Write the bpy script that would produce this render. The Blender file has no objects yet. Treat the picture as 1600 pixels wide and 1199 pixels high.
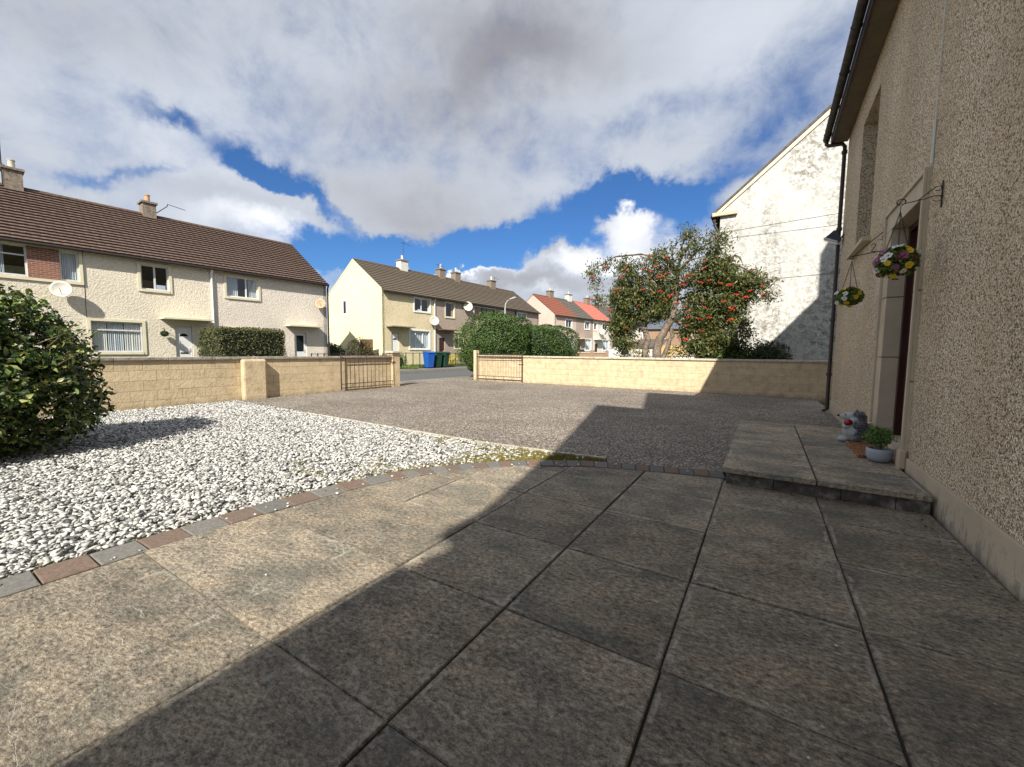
import bpy, bmesh, math, random
import numpy as np
from mathutils import Vector, Matrix
R = math.radians
PI = math.pi
rng = np.random.default_rng(7)
random.seed(7)
scn = bpy.context.scene
COL = scn.collection

# ------------------------------------------------------------------ camera
cam_d = bpy.data.cameras.new("camera")
cam = bpy.data.objects.new("camera", cam_d)
COL.objects.link(cam)
cam_d.sensor_width = 36
cam_d.lens = 639 / 1600 * 36
cam_d.clip_start = 0.05
cam_d.clip_end = 2000
def nrm(a):
    a = np.array(a, float); return a / np.linalg.norm(a)
_A = nrm((1196 - 800, -(553 - 599.5), -639))
_B = -nrm((-239 - 800, -(540 - 599.5), -639))
_U = nrm(np.cross(_B, _A)); _X = nrm(np.cross(_A, _U))
M3 = np.array([_X, _A, _U])
cam.matrix_world = Matrix([[*M3[0], 0], [*M3[1], 0], [*M3[2], 1.28], [0, 0, 0, 1]])
scn.camera = cam

# ------------------------------------------------------------------ light
SUN_AZ = 21.0      # light travels towards +Y, turned 21 degrees towards -X
SUN_EL = 39.5
sd = bpy.data.lights.new("sun", 'SUN')
sd.energy = 4.9; sd.angle = R(0.53); sd.color = (1.0, 0.945, 0.83)
so = bpy.data.objects.new("sun", sd); COL.objects.link(so)
ldir = Vector((-math.sin(R(SUN_AZ)) * math.cos(R(SUN_EL)), math.cos(R(SUN_AZ)) * math.cos(R(SUN_EL)), -math.sin(R(SUN_EL))))
so.rotation_euler = ldir.to_track_quat('-Z', 'Y').to_euler()
so.location = (6, -20, 20)

scn.view_settings.view_transform = 'Standard'
scn.view_settings.look = 'None'
scn.view_settings.exposure = 0.78
scn.view_settings.gamma = 1
scn.cycles.max_bounces = 6; scn.cycles.diffuse_bounces = 3; scn.cycles.glossy_bounces = 3; scn.cycles.transparent_max_bounces = 8; scn.cycles.caustics_reflective = False; scn.cycles.caustics_refractive = False

def build_world():
    w = bpy.data.worlds.new("World"); scn.world = w; w.use_nodes = True
    nt = w.node_tree; N = nt.nodes; L = nt.links; N.clear()
    def new(t, **k):
        n = N.new(t)
        for a, b in k.items(): setattr(n, a, b)
        return n
    def mth(op, a, b=None, c=None):
        n = new('ShaderNodeMath', operation=op)
        for i, v in enumerate((a, b, c)):
            if v is None: continue
            if isinstance(v, (int, float)): n.inputs[i].default_value = v
            else: L.new(v, n.inputs[i])
        return n.outputs[0]
    def vm(op, a, b=None):
        n = new('ShaderNodeVectorMath', operation=op)
        for i, v in enumerate((a, b)):
            if v is None: continue
            if isinstance(v, tuple): n.inputs[i].default_value = v
            else: L.new(v, n.inputs[i])
        return n
    out = new('ShaderNodeOutputWorld'); bg = new('ShaderNodeBackground')
    bg.inputs['Strength'].default_value = 0.1
    L.new(bg.outputs[0], out.inputs[0])
    sky = new('ShaderNodeTexSky'); sky.sky_type = 'NISHITA'; sky.sun_disc = False
    sky.sun_elevation = R(SUN_EL); sky.sun_rotation = R(180 - SUN_AZ)
    sky.air_density = 1.0; sky.dust_density = 0.4; sky.ozone_density = 2.0
    tint = new('ShaderNodeMix', data_type='RGBA', blend_type='MULTIPLY')
    tint.inputs['Factor'].default_value = 1
    L.new(sky.outputs[0], tint.inputs['A']); tint.inputs['B'].default_value = SKY_TINT
    tc = new('ShaderNodeTexCoord'); D = tc.outputs['Generated']
    f = vm('DOT_PRODUCT', D, (-.526, .8506, 0)).outputs['Value']
    r = vm('DOT_PRODUCT', D, (.8506, .526, 0)).outputs['Value']
    sep = new('ShaderNodeSeparateXYZ'); L.new(D, sep.inputs[0]); z = sep.outputs[2]
    fm = mth('MAXIMUM', f, 0.08)
    u = mth('DIVIDE', r, fm); v = mth('DIVIDE', z, fm)
    # dome coordinates for the cloud texture
    zz = mth('ADD', mth('MAXIMUM', z, 0.0), 0.16)
    cx = mth('DIVIDE', sep.outputs[0], zz); cy = mth('DIVIDE', sep.outputs[1], zz)
    comb = new('ShaderNodeCombineXYZ'); L.new(cx, comb.inputs[0]); L.new(cy, comb.inputs[1]); L.new(z, comb.inputs[2])
    def noise(vec, scale, detail, rough, dist=0.0):
        n = new('ShaderNodeTexNoise'); L.new(vec, n.inputs['Vector'])
        n.inputs['Scale'].default_value = scale; n.inputs['Detail'].default_value = detail
        n.inputs['Roughness'].default_value = rough; n.inputs['Distortion'].default_value = dist
        return n
    n1 = noise(comb.outputs[0], 1.5, 9, 0.6, 0.3)
    n2 = noise(comb.outputs[0], 0.55, 3, 0.5, 0.2)
    n3 = noise(D, 8.0, 9, 0.64, 0.3)
    # warp
    wn = noise(D, 4.0, 6, 0.62)
    uv = new('ShaderNodeCombineXYZ'); L.new(u, uv.inputs[0]); L.new(v, uv.inputs[1])
    wv = vm('SUBTRACT', wn.outputs['Color'], (.5, .5, .5))
    ws = vm('SCALE', wv.outputs[0]); ws.inputs['Scale'].default_value = 0.33
    uvw = vm('ADD', uv.outputs[0], ws.outputs[0]).outputs[0]
    def blobs(lst):
        tot = None
        for (px, py, rx, ry, rot, a) in lst:
            rd = M3 @ np.array([px - 800, -(py - 599.5), -639.])
            ff = rd[0] * -.526 + rd[1] * .8506
            uu = (rd[0] * .8506 + rd[1] * .526) / ff; vv = rd[2] / ff
            mp = new('ShaderNodeMapping', vector_type='TEXTURE'); L.new(uvw, mp.inputs[0])
            mp.inputs['Location'].default_value = (uu, vv, 0)
            mp.inputs['Rotation'].default_value = (0, 0, R(-rot))
            mp.inputs['Scale'].default_value = (rx / 639., ry / 639., 1)
            sp = new('ShaderNodeSeparateXYZ'); L.new(mp.outputs[0], sp.inputs[0])
            q = mth('ADD', mth('MULTIPLY', sp.outputs[0], sp.outputs[0]), mth('MULTIPLY', sp.outputs[1], sp.outputs[1]))
            e = mth('MULTIPLY', mth('EXPONENT', mth('MULTIPLY', q, -1.0)), a)
            tot = e if tot is None else mth('ADD', tot, e)
        return tot
    holes = blobs([
        (240, 172, 75, 16, 15, .48), (290, 195, 40, 14, 20, .42),
        (150, 282, 60, 10, 5, .5), (240, 272, 50, 9, -5, .4), (395, 262, 60, 22, 25, 1.0), (470, 315, 75, 30, 35, 1.2),
        (545, 350, 60, 25, 20, .9), (500, 395, 60, 26, 20, .9), (600, 395, 100, 20, 0, 1.15), (720, 385, 110, 26, -6, 1.3), (650, 335, 110, 26, 5, -.7), (745, 325, 50, 20, -20, -.5),
        (800, 340, 120, 36, -8, 1.5), (905, 312, 120, 24, 0, 1.1), (1020, 300, 80, 20, 0, .95), (1075, 335, 50, 40, 0, .7),
        (1130, 280, 120, 14, -22, .45), (1260, 90, 120, 50, -45, .45), (1185, 215, 90, 22, -35, .4),
        (880, 350, 120, 30, 0, .8), (740, 405, 90, 12, 0, .8), (520, 440, 60, 16, 0, .6), (1000, 190, 160, 20, -20, .22),
        (860, 350, 30, 22, 0, -.9), (800, 322, 45, 20, -10, -1.1), (860, 405, 70, 24, 0, -1.1),
        (990, 345, 45, 22, 10, -.9), (930, 400, 70, 18, 0, -.8), (780, 440, 200, 20, 0, -.7), (1000, 440, 160, 25, 0, -.8),
        (390, 310, 60, 14, 18, -.7), (440, 360, 45, 22, 20, -.6), (560, 340, 60, 28, 20, -1.3), (450, 330, 90, 18, 18, -.5), (330, 300, 90, 20, 5, -.3), (700, 300, 120, 20, 0, -.3), (1010, 400, 60, 30, 0, -.4), (620, 300, 60, 30, 0, -.5), (475, 345, 50, 14, 25, -.7), (760, 300, 60, 26, 0, -.4), (870, 310, 40, 14, -10, -.6), (700, 425, 120, 10, 0, -.9), (960, 330, 40, 18, 15, -.6)])
    cov = mth('ADD', mth('SUBTRACT', 0.62, holes), mth('MULTIPLY', mth('SUBTRACT', n1.outputs[0], 0.5), 1.0))
    cov = mth('ADD', cov, mth('MULTIPLY', mth('SUBTRACT', n3.outputs[0], 0.5), 1.3))
    mr = new('ShaderNodeMapRange', interpolation_type='SMOOTHSTEP'); L.new(cov, mr.inputs[0])
    mr.inputs[1].default_value = -0.22; mr.inputs[2].default_value = 0.80
    mask = mr.outputs[0]
    # brightness of cloud
    tone = blobs([(760, 120, 170, 70, -15, -.27), (860, 80, 180, 60, 0, -.2), (650, 330, 130, 50, 5, -.22), (480, 290, 80, 40, 20, -.06),
                  (100, 20, 300, 60, 0, -.10), (330, 235, 200, 60, 5, .08), (350, 320, 110, 22, 10, -.12), (420, 375, 90, 30, 10, .28),
                  (700, 20, 120, 40, 0, -.1), (500, 40, 160, 90, 0, .02), (830, 440, 140, 26, 0, -.22), (950, 400, 110, 24, 0, .45), (860, 385, 60, 14, 0, -.2),
                  (1000, 345, 50, 30, 0, .3), (730, 415, 60, 8, 0, .45), (860, 460, 60, 12, 0, .25), (1150, 90, 130, 90, -30, .05), (690, 95, 40, 30, 0, .1)])
    t = mth('ADD', mth('ADD', 0.60, tone), mth('MULTIPLY', mth('SUBTRACT', n1.outputs[0], 0.5), 0.26))
    t = mth('ADD', t, mth('MULTIPLY', mth('SUBTRACT', n2.outputs[0], 0.5), 0.2))
    cr = new('ShaderNodeValToRGB'); L.new(t, cr.inputs[0])
    e = cr.color_ramp.elements
    e[0].position = 0.12; e[0].color = (.245, .245, .275, 1)
    e[1].position = 0.95; e[1].color = (.95, .96, 1.0, 1)
    m = cr.color_ramp.elements.new(0.42); m.color = (.42, .435, .48, 1)
    m = cr.color_ramp.elements.new(0.65); m.color = (.54, .585, .66, 1)
    sc = vm('SCALE', cr.outputs[0]); sc.inputs['Scale'].default_value = CLOUD_GAIN
    mix = new('ShaderNodeMix', data_type='RGBA'); L.new(mask, mix.inputs['Factor'])
    L.new(tint.outputs['Result'], mix.inputs['A']); L.new(sc.outputs[0], mix.inputs['B'])
    L.new(mix.outputs['Result'], bg.inputs[0])
SKY_TINT = (0.25, 0.44, 0.68, 1)
CLOUD_GAIN = 6.8
build_world()

# ------------------------------------------------------------------ materials
MATS = {}
def newmat(name):
    m = bpy.data.materials.new(name); m.use_nodes = True
    nt = m.node_tree
    b = nt.nodes['Principled BSDF']
    MATS[name] = m
    return m, nt, b
def rgba(c): return (c[0], c[1], c[2], 1)
def node(nt, t, **k):
    n = nt.nodes.new(t)
    for a, b in k.items(): setattr(n, a, b)
    return n
def tex_noise(nt, vec, scale, detail=4, rough=.55, dist=0):
    n = node(nt, 'ShaderNodeTexNoise')
    if vec is not None: nt.links.new(vec, n.inputs['Vector'])
    n.inputs['Scale'].default_value = scale; n.inputs['Detail'].default_value = detail
    n.inputs['Roughness'].default_value = rough; n.inputs['Distortion'].default_value = dist
    return n.outputs[0]
def ramp(nt, fac, stops):
    n = node(nt, 'ShaderNodeValToRGB'); nt.links.new(fac, n.inputs[0])
    e = n.color_ramp.elements
    e[0].position = stops[0][0]; e[0].color = rgba(stops[0][1])
    e[1].position = stops[-1][0]; e[1].color = rgba(stops[-1][1])
    for p, c in stops[1:-1]:
        q = e.new(p); q.color = rgba(c)
    return n.outputs[0]
def mixc(nt, fac, a, b, mode='MIX'):
    n = node(nt, 'ShaderNodeMix', data_type='RGBA', blend_type=mode)
    for key, v in (('Factor', fac), ('A', a), ('B', b)):
        if isinstance(v, (int, float)): n.inputs[key].default_value = v
        elif isinstance(v, tuple): n.inputs[key].default_value = rgba(v)
        else: nt.links.new(v, n.inputs[key])
    return n.outputs['Result']
def mathn(nt, op, a, b=None, c=None, clamp=False):
    n = node(nt, 'ShaderNodeMath', operation=op); n.use_clamp = clamp
    for i, v in enumerate((a, b, c)):
        if v is None: continue
        if isinstance(v, (int, float)): n.inputs[i].default_value = v
        else: nt.links.new(v, n.inputs[i])
    return n.outputs[0]
def maprange(nt, v, a, b, c=0., d=1.):
    n = node(nt, 'ShaderNodeMapRange'); nt.links.new(v, n.inputs[0])
    for i, q in enumerate((a, b, c, d)): n.inputs[i + 1].default_value = q
    return n.outputs[0]
def bump(nt, b, h, dist, strength=1.0, prev=None):
    n = node(nt, 'ShaderNodeBump'); nt.links.new(h, n.inputs['Height'])
    n.inputs['Distance'].default_value = dist; n.inputs['Strength'].default_value = strength
    if prev is not None: nt.links.new(prev, n.inputs['Normal'])
    nt.links.new(n.outputs[0], b.inputs['Normal'])
    return n.outputs[0]
def coords(nt, kind='Object', scale=None, rot=None):
    t = node(nt, 'ShaderNodeTexCoord'); o = t.outputs[kind]
    if kind == 'World':
        pass
    if scale or rot:
        m = node(nt, 'ShaderNodeMapping'); nt.links.new(o, m.inputs[0])
        if scale: m.inputs['Scale'].default_value = scale
        if rot: m.inputs['Rotation'].default_value = rot
        o = m.outputs[0]
    return o
def wpos(nt, scale=None, rot=None):
    g = node(nt, 'ShaderNodeNewGeometry'); o = g.outputs['Position']
    if scale or rot:
        m = node(nt, 'ShaderNodeMapping'); nt.links.new(o, m.inputs[0])
        if scale: m.inputs['Scale'].default_value = scale
        if rot: m.inputs['Rotation'].default_value = rot
        o = m.outputs[0]
    return o
def simple(name, c1, c2=None, scale=8., rough=.7, bs=0., bd=.002, metal=0., spec=None, c3=None):
    m, nt, b = newmat(name)
    p = wpos(nt)
    c2 = c2 or tuple(x * .75 for x in c1)
    n = tex_noise(nt, p, scale, 5, .6)
    st = [(.3, c2), (.7, c1)] if c3 is None else [(.28, c2), (.5, c1), (.75, c3)]
    nt.links.new(ramp(nt, n, st), b.inputs['Base Color'])
    b.inputs['Roughness'].default_value = rough
    b.inputs['Metallic'].default_value = metal
    if spec is not None: b.inputs['Specular IOR Level'].default_value = spec
    if bs: bump(nt, b, tex_noise(nt, p, bs, 4, .6), bd)
    return m

def m_slab(nm='riven paving', SL_V=.92):
    m, nt, b = newmat(nm)
    o = coords(nt); oi = node(nt, 'ShaderNodeObjectInfo'); p = wpos(nt)
    # rotate grain per slab by offsetting the noise with random
    add = node(nt, 'ShaderNodeVectorMath', operation='ADD'); nt.links.new(p, add.inputs[0])
    cmb = node(nt, 'ShaderNodeCombineXYZ')
    nt.links.new(mathn(nt, 'MULTIPLY', oi.outputs['Random'], 37.), cmb.inputs[0]); nt.links.new(mathn(nt, 'MULTIPLY', oi.outputs['Random'], 71.), cmb.inputs[1])
    nt.links.new(cmb.outputs[0], add.inputs[1]); q = add.outputs[0]
    mp = node(nt, 'ShaderNodeMapping'); nt.links.new(q, mp.inputs[0]); mp.inputs['Scale'].default_value = (1., 1.7, 1.); mp.inputs['Rotation'].default_value = (0, 0, R(-20))
    g1 = tex_noise(nt, mp.outputs[0], 30, 10, .78, 0)     # fine streaky grain
    g2 = tex_noise(nt, mp.outputs[0], 2.4, 10, .70, .15)                # blotches
    g3 = tex_noise(nt, q, 150, 3, .7)
    g4 = tex_noise(nt, q, 1.3, 3, .5)
    base = ramp(nt, g1, [(.33, (.050, .043, .036)), (.435, (.205, .180, .148)), (.54, (.385, .343, .280)), (.68, (.66, .60, .50))])
    blot = ramp(nt, g2, [(.37, (.50, .51, .49)), (.48, (.80, .77, .735)), (.60, (1.12, 1.04, .94))])
    c = mixc(nt, .85, base, blot, 'MULTIPLY')
    c = mixc(nt, .8, c, ramp(nt, g3, [(.34, (.55, .53, .51)), (.52, (1., 1., 1.)), (.68, (1.35, 1.33, 1.28))]), 'MULTIPLY')
    c = mixc(nt, mathn(nt, 'MULTIPLY', maprange(nt, tex_noise(nt, q, 1.7, 4, .6), .50, .60), .25), c, mixc(nt, 1., c, (1.0, .84, .72), 'MULTIPLY'))
    green = maprange(nt, g4, .50, .62)
    c = mixc(nt, mathn(nt, 'MULTIPLY', green, .45), c, (.095, .105, .090))
    # pale worn line along the slab edges
    sx = node(nt, 'ShaderNodeSeparateXYZ'); nt.links.new(o, sx.inputs[0])
    e = mathn(nt, 'MAXIMUM', mathn(nt, 'ABSOLUTE', sx.outputs[0]), mathn(nt, 'ABSOLUTE', sx.outputs[1]))
    wob = mathn(nt, 'MULTIPLY', mathn(nt, 'SUBTRACT', tex_noise(nt, p, 9, 4, .6), .5), .06)
    e = mathn(nt, 'ADD', e, wob)
    band = mathn(nt, 'MULTIPLY', maprange(nt, e, .338, .346), maprange(nt, e, .366, .356))
    sp = maprange(nt, tex_noise(nt, p, 5.5, 3, .5), .50, .60)
    band = mathn(nt, 'MULTIPLY', mathn(nt, 'MULTIPLY', band, sp), maprange(nt, tex_noise(nt, p, 60, 3, .6), .38, .55))
    c = mixc(nt, mathn(nt, 'MULTIPLY', band, .75), c, (.50, .47, .40))
    # pale lichen / lime scale patches
    lich = mathn(nt, 'MULTIPLY', maprange(nt, tex_noise(nt, p, 1.9, 2, .5), .57, .66), maprange(nt, tex_noise(nt, p, 26, 5, .7, .8), .54, .58))
    c = mixc(nt, mathn(nt, 'MULTIPLY', lich, .5), c, (.44, .42, .36))
    # thin pale scratches
    vz = node(nt, 'ShaderNodeTexVoronoi', feature='DISTANCE_TO_EDGE'); mp3 = node(nt, 'ShaderNodeMapping'); nt.links.new(q, mp3.inputs[0]); mp3.inputs['Scale'].default_value = (1., 3.2, 1.); mp3.inputs['Rotation'].default_value = (0, 0, R(8))
    wv = node(nt, 'ShaderNodeVectorMath', operation='ADD'); nt.links.new(mp3.outputs[0], wv.inputs[0])
    nn = node(nt, 'ShaderNodeTexNoise'); nt.links.new(q, nn.inputs['Vector']); nn.inputs['Scale'].default_value = 4.; nn.inputs['Detail'].default_value = 4
    vs = node(nt, 'ShaderNodeVectorMath', operation='SCALE'); nt.links.new(nn.outputs['Color'], vs.inputs[0]); vs.inputs['Scale'].default_value = .35
    nt.links.new(vs.outputs[0], wv.inputs[1]); nt.links.new(wv.outputs[0], vz.inputs['Vector']); vz.inputs['Scale'].default_value = 1.5
    scr = mathn(nt, 'MULTIPLY', maprange(nt, vz.outputs['Distance'], .010, .003), maprange(nt, tex_noise(nt, q, 3.1, 2, .5), .52, .6))
    c = mixc(nt, mathn(nt, 'MULTIPLY', scr, .55), c, (.45, .42, .36))
    v = mathn(nt, 'ADD', SL_V, mathn(nt, 'MULTIPLY', oi.outputs['Random'], .28))
    hv = node(nt, 'ShaderNodeHueSaturation'); nt.links.new(c, hv.inputs['Color']); nt.links.new(v, hv.inputs['Value'])
    nt.links.new(hv.outputs[0], b.inputs['Base Color'])
    b.inputs['Roughness'].default_value = .78; b.inputs['Specular IOR Level'].default_value = .25
    h = mathn(nt, 'ADD', mathn(nt, 'MULTIPLY', g1, 1.3), mathn(nt, 'MULTIPLY', g2, 1.0))
    h = mathn(nt, 'ADD', h, mathn(nt, 'MULTIPLY', g3, .18))
    h = mathn(nt, 'SUBTRACT', h, mathn(nt, 'MULTIPLY', scr, .12))
    bump(nt, b, h, .016, 1.)
    return m
def m_dash(name, cols, scale, bd, big=.0, warm=None, stain=0.):
    """pebble dash / dry dash / roughcast"""
    m, nt, b = newmat(name)
    p = wpos(nt)
    v = node(nt, 'ShaderNodeTexVoronoi'); nt.links.new(p, v.inputs['Vector']); v.inputs['Scale'].default_value = scale
    sp = node(nt, 'ShaderNodeSeparateColor'); nt.links.new(v.outputs['Color'], sp.inputs[0])
    col = ramp(nt, sp.outputs[0], cols)
    dark = maprange(nt, v.outputs['Distance'], .35, .72, 1., .38)
    c = mixc(nt, 1., col, mixc(nt, dark, (.35, .32, .28), (1., 1., 1.)), 'MULTIPLY')
    n = tex_noise(nt, p, .9, 4, .55)
    c = mixc(nt, .8, c, ramp(nt, n, [(.3, (.80, .79, .78)), (.7, (1.05, 1.04, 1.02))]), 'MULTIPLY')
    if stain:
        s = mathn(nt, 'MULTIPLY', maprange(nt, tex_noise(nt, p, 1.1, 6, .7), .5, .62), stain)
        c = mixc(nt, s, c, (.42, .40, .36))
    nt.links.new(c, b.inputs['Base Color']); b.inputs['Roughness'].default_value = .88; b.inputs['Specular IOR Level'].default_value = .25
    h = mathn(nt, 'SUBTRACT', 1., v.outputs['Distance'])
    h = mathn(nt, 'ADD', h, mathn(nt, 'MULTIPLY', tex_noise(nt, p, scale * .45, 3, .6), 1.2))
    bump(nt, b, h, bd, 1.)
    return m
def m_roughcast(name, c, lump=9., bd=.03, mott=.0, mc=(.3, .28, .25)):
    m, nt, b = newmat(name)
    p = wpos(nt)
    n1 = tex_noise(nt, p, lump, 6, .68, 0); n2 = tex_noise(nt, p, .7, 5, .6); n3 = tex_noise(nt, p, lump * 3, 4, .7)
    cc = ramp(nt, n1, [(.32, tuple(x * .78 for x in c)), (.6, c)])
    cc = mixc(nt, .7, cc, ramp(nt, n2, [(.3, (.86, .85, .83)), (.65, (1.03, 1.02, 1.0))]), 'MULTIPLY')
    if mott:
        vert = wpos(nt, (1., 1., .35))
        s = mathn(nt, 'MULTIPLY', maprange(nt, tex_noise(nt, vert, .55, 6, .7, .6), .36, .56), maprange(nt, tex_noise(nt, p, 5., 6, .85, .5), .45, .57))
        cc = mixc(nt, mathn(nt, 'MULTIPLY', s, mott), cc, mc)
    nt.links.new(cc, b.inputs['Base Color']); b.inputs['Roughness'].default_value = .9; b.inputs['Specular IOR Level'].default_value = .2
    h = mathn(nt, 'ADD', n1, mathn(nt, 'MULTIPLY', n3, .25))
    bump(nt, b, h, bd, 1.)
    return m
def m_tarmac():
    m, nt, b = newmat('worn tarmac chippings')
    p = wpos(nt)
    v = node(nt, 'ShaderNodeTexVoronoi'); nt.links.new(p, v.inputs['Vector']); v.inputs['Scale'].default_value = 62
    sp = node(nt, 'ShaderNodeSeparateColor'); nt.links.new(v.outputs['Color'], sp.inputs[0])
    c = ramp(nt, sp.outputs[0], [(0., (.045, .038, .031)), (.4, (.145, .125, .106)), (.75, (.27, .236, .20)), (1., (.58, .52, .45))])
    n = tex_noise(nt, p, .45, 5, .6, .5)
    c = mixc(nt, .9, c, ramp(nt, n, [(.32, (.72, .70, .70)), (.6, (1.05, 1.04, 1.03))]), 'MULTIPLY')
    n5 = tex_noise(nt, wpos(nt, (.35, 1.6, 1), (0, 0, R(4))), 1.3, 5, .65, .4)
    c = mixc(nt, .4, c, ramp(nt, n5, [(.34, (.68, .68, .68)), (.55, (1.04, 1.03, 1.02))]), 'MULTIPLY')
    nt.links.new(c, b.inputs['Base Color']); b.inputs['Roughness'].default_value = .9; b.inputs['Specular IOR Level'].default_value = .25
    h = mathn(nt, 'SUBTRACT', mathn(nt, 'MULTIPLY', tex_noise(nt, p, 30, 3, .7), 1.2), v.outputs['Distance'])
    bump(nt, b, h, .006, 1.)
    return m
def m_island(name, stops, rough=.6, trans=0., noise_scale=0, spec=.35):
    """colour varies per separate piece"""
    m, nt, b = newmat(name)
    g = node(nt, 'ShaderNodeNewGeometry')
    c = ramp(nt, g.outputs['Random Per Island'], stops)
    if noise_scale:
        p = wpos(nt)
        c = mixc(nt, .6, c, ramp(nt, tex_noise(nt, p, noise_scale, 3, .6), [(.35, (.72, .72, .72)), (.65, (1.1, 1.1, 1.1))]), 'MULTIPLY')
    nt.links.new(c, b.inputs['Base Color']); b.inputs['Roughness'].default_value = rough
    b.inputs['Specular IOR Level'].default_value = spec
    if trans:
        tr = node(nt, 'ShaderNodeBsdfTranslucent'); ms = node(nt, 'ShaderNodeMixShader')
        nt.links.new(mixc(nt, 1., c, (1.25, 1.25, .7), 'MULTIPLY'), tr.inputs[0])
        ms.inputs[0].default_value = trans
        nt.links.new(b.outputs[0], ms.inputs[1]); nt.links.new(tr.outputs[0], ms.inputs[2])
        nt.links.new(ms.outputs[0], nt.nodes['Material Output'].inputs[0])
    return m
def m_glass():
    m, nt, b = newmat('window glass')
    N = nt.nodes; gl = node(nt, 'ShaderNodeBsdfGlossy'); gl.inputs['Roughness'].default_value = .02
    tr = node(nt, 'ShaderNodeBsdfTransparent'); tr.inputs[0].default_value = (.93, .96, .96, 1)
    fr = node(nt, 'ShaderNodeLayerWeight'); fr.inputs[0].default_value = .5
    ms = node(nt, 'ShaderNodeMixShader')
    nt.links.new(mathn(nt, 'ADD', mathn(nt, 'MULTIPLY', mathn(nt, 'POWER', fr.outputs['Facing'], 3.5), .85), .09, clamp=True), ms.inputs[0])
    nt.links.new(tr.outputs[0], ms.inputs[1]); nt.links.new(gl.outputs[0], ms.inputs[2])
    nt.links.new(ms.outputs[0], N['Material Output'].inputs[0])
    return m
def m_obj_rand(name, stops, rough=.85, scale=30, bd=.002):
    m, nt, b = newmat(name)
    oi = node(nt, 'ShaderNodeObjectInfo'); p = wpos(nt)
    c = ramp(nt, oi.outputs['Random'], stops)
    c = mixc(nt, .9, c, ramp(nt, tex_noise(nt, p, scale, 5, .7), [(.3, (.6, .6, .6)), (.7, (1.25, 1.25, 1.25))]), 'MULTIPLY')
    nt.links.new(c, b.inputs['Base Color']); b.inputs['Roughness'].default_value = rough; b.inputs['Specular IOR Level'].default_value = .25
    bump(nt, b, tex_noise(nt, p, scale * 3, 4, .7), bd)
    return m
def m_plinth():
    m, nt, b = newmat('painted plinth')
    p = wpos(nt)
    c = ramp(nt, tex_noise(nt, p, 2.2, 5, .6), [(.3, (.43, .355, .255)), (.7, (.54, .455, .335))])
    sx = node(nt, 'ShaderNodeSeparateXYZ'); nt.links.new(p, sx.inputs[0])
    w = wpos(nt, (1., .9, .45))
    patch = mathn(nt, 'MULTIPLY', maprange(nt, tex_noise(nt, w, 14., 5, .7, .6), .52, .56), maprange(nt, sx.outputs[2], .24, .05))
    c = mixc(nt, mathn(nt, 'MULTIPLY', patch, .65), c, (.20, .18, .145))
    dirt = maprange(nt, sx.outputs[2], .05, .0)
    c = mixc(nt, mathn(nt, 'MULTIPLY', dirt, mathn(nt, 'MULTIPLY', tex_noise(nt, p, 18, 4, .7), .8)), c, (.09, .085, .06))
    nt.links.new(c, b.inputs['Base Color']); b.inputs['Roughness'].default_value = .82
    bump(nt, b, tex_noise(nt, p, 30, 5, .6), .003)
    return m
def m_blockpaint():
    m, nt, b = newmat('ochre painted block')
    p = wpos(nt); oi = node(nt, 'ShaderNodeObjectInfo')
    c = ramp(nt, tex_noise(nt, p, 5., 6, .65), [(.28, (.42, .325, .205)), (.5, (.57, .455, .30)), (.75, (.64, .52, .355))])
    v = mathn(nt, 'ADD', .93, mathn(nt, 'MULTIPLY', oi.outputs['Random'], .12))
    hv = node(nt, 'ShaderNodeHueSaturation'); nt.links.new(c, hv.inputs['Color']); nt.links.new(v, hv.inputs['Value'])
    sx = node(nt, 'ShaderNodeSeparateXYZ'); nt.links.new(p, sx.inputs[0])
    low_dark = mathn(nt, 'MULTIPLY', maprange(nt, sx.outputs[2], .12, .0), maprange(nt, tex_noise(nt, p, 6, 4, .7), .35, .6))  # broken brown darkening towards the foot of the wall
    c = mixc(nt, mathn(nt, 'MULTIPLY', low_dark, .6), hv.outputs[0], (.16, .13, .08))
    ch = maprange(nt, tex_noise(nt, p, 11., 5, .75, .6), .66, .69)
    c = mixc(nt, mathn(nt, 'MULTIPLY', ch, .6), c, (.20, .13, .08))
    nt.links.new(c, b.inputs['Base Color']); b.inputs['Roughness'].default_value = .85; b.inputs['Specular IOR Level'].default_value = .2
    bump(nt, b, mathn(nt, 'ADD', tex_noise(nt, p, 16, 5, .7), mathn(nt, 'MULTIPLY', tex_noise(nt, p, 60, 3, .7), .3)), .012)
    return m
def m_moss_bed():
    m, nt, b = newmat('gravel bed soil and moss')
    p = wpos(nt)
    c = ramp(nt, tex_noise(nt, p, 60, 5, .7), [(.3, (.12, .11, .095)), (.7, (.36, .35, .32))])
    sx = node(nt, 'ShaderNodeSeparateXYZ'); nt.links.new(p, sx.inputs[0])
    mk = maprange(nt, mathn(nt, 'ADD', sx.outputs[0], mathn(nt, 'MULTIPLY', tex_noise(nt, p, 3, 3, .6), 1.5)), -3.2, -2.6)
    c = mixc(nt, mk, c, ramp(nt, tex_noise(nt, p, 20, 5, .7), [(.3, (.09, .085, .02)), (.7, (.26, .22, .06))]))
    nt.links.new(c, b.inputs['Base Color']); b.inputs['Roughness'].default_value = .95
    bump(nt, b, tex_noise(nt, p, 50, 4, .7), .012)
    return m
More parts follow.
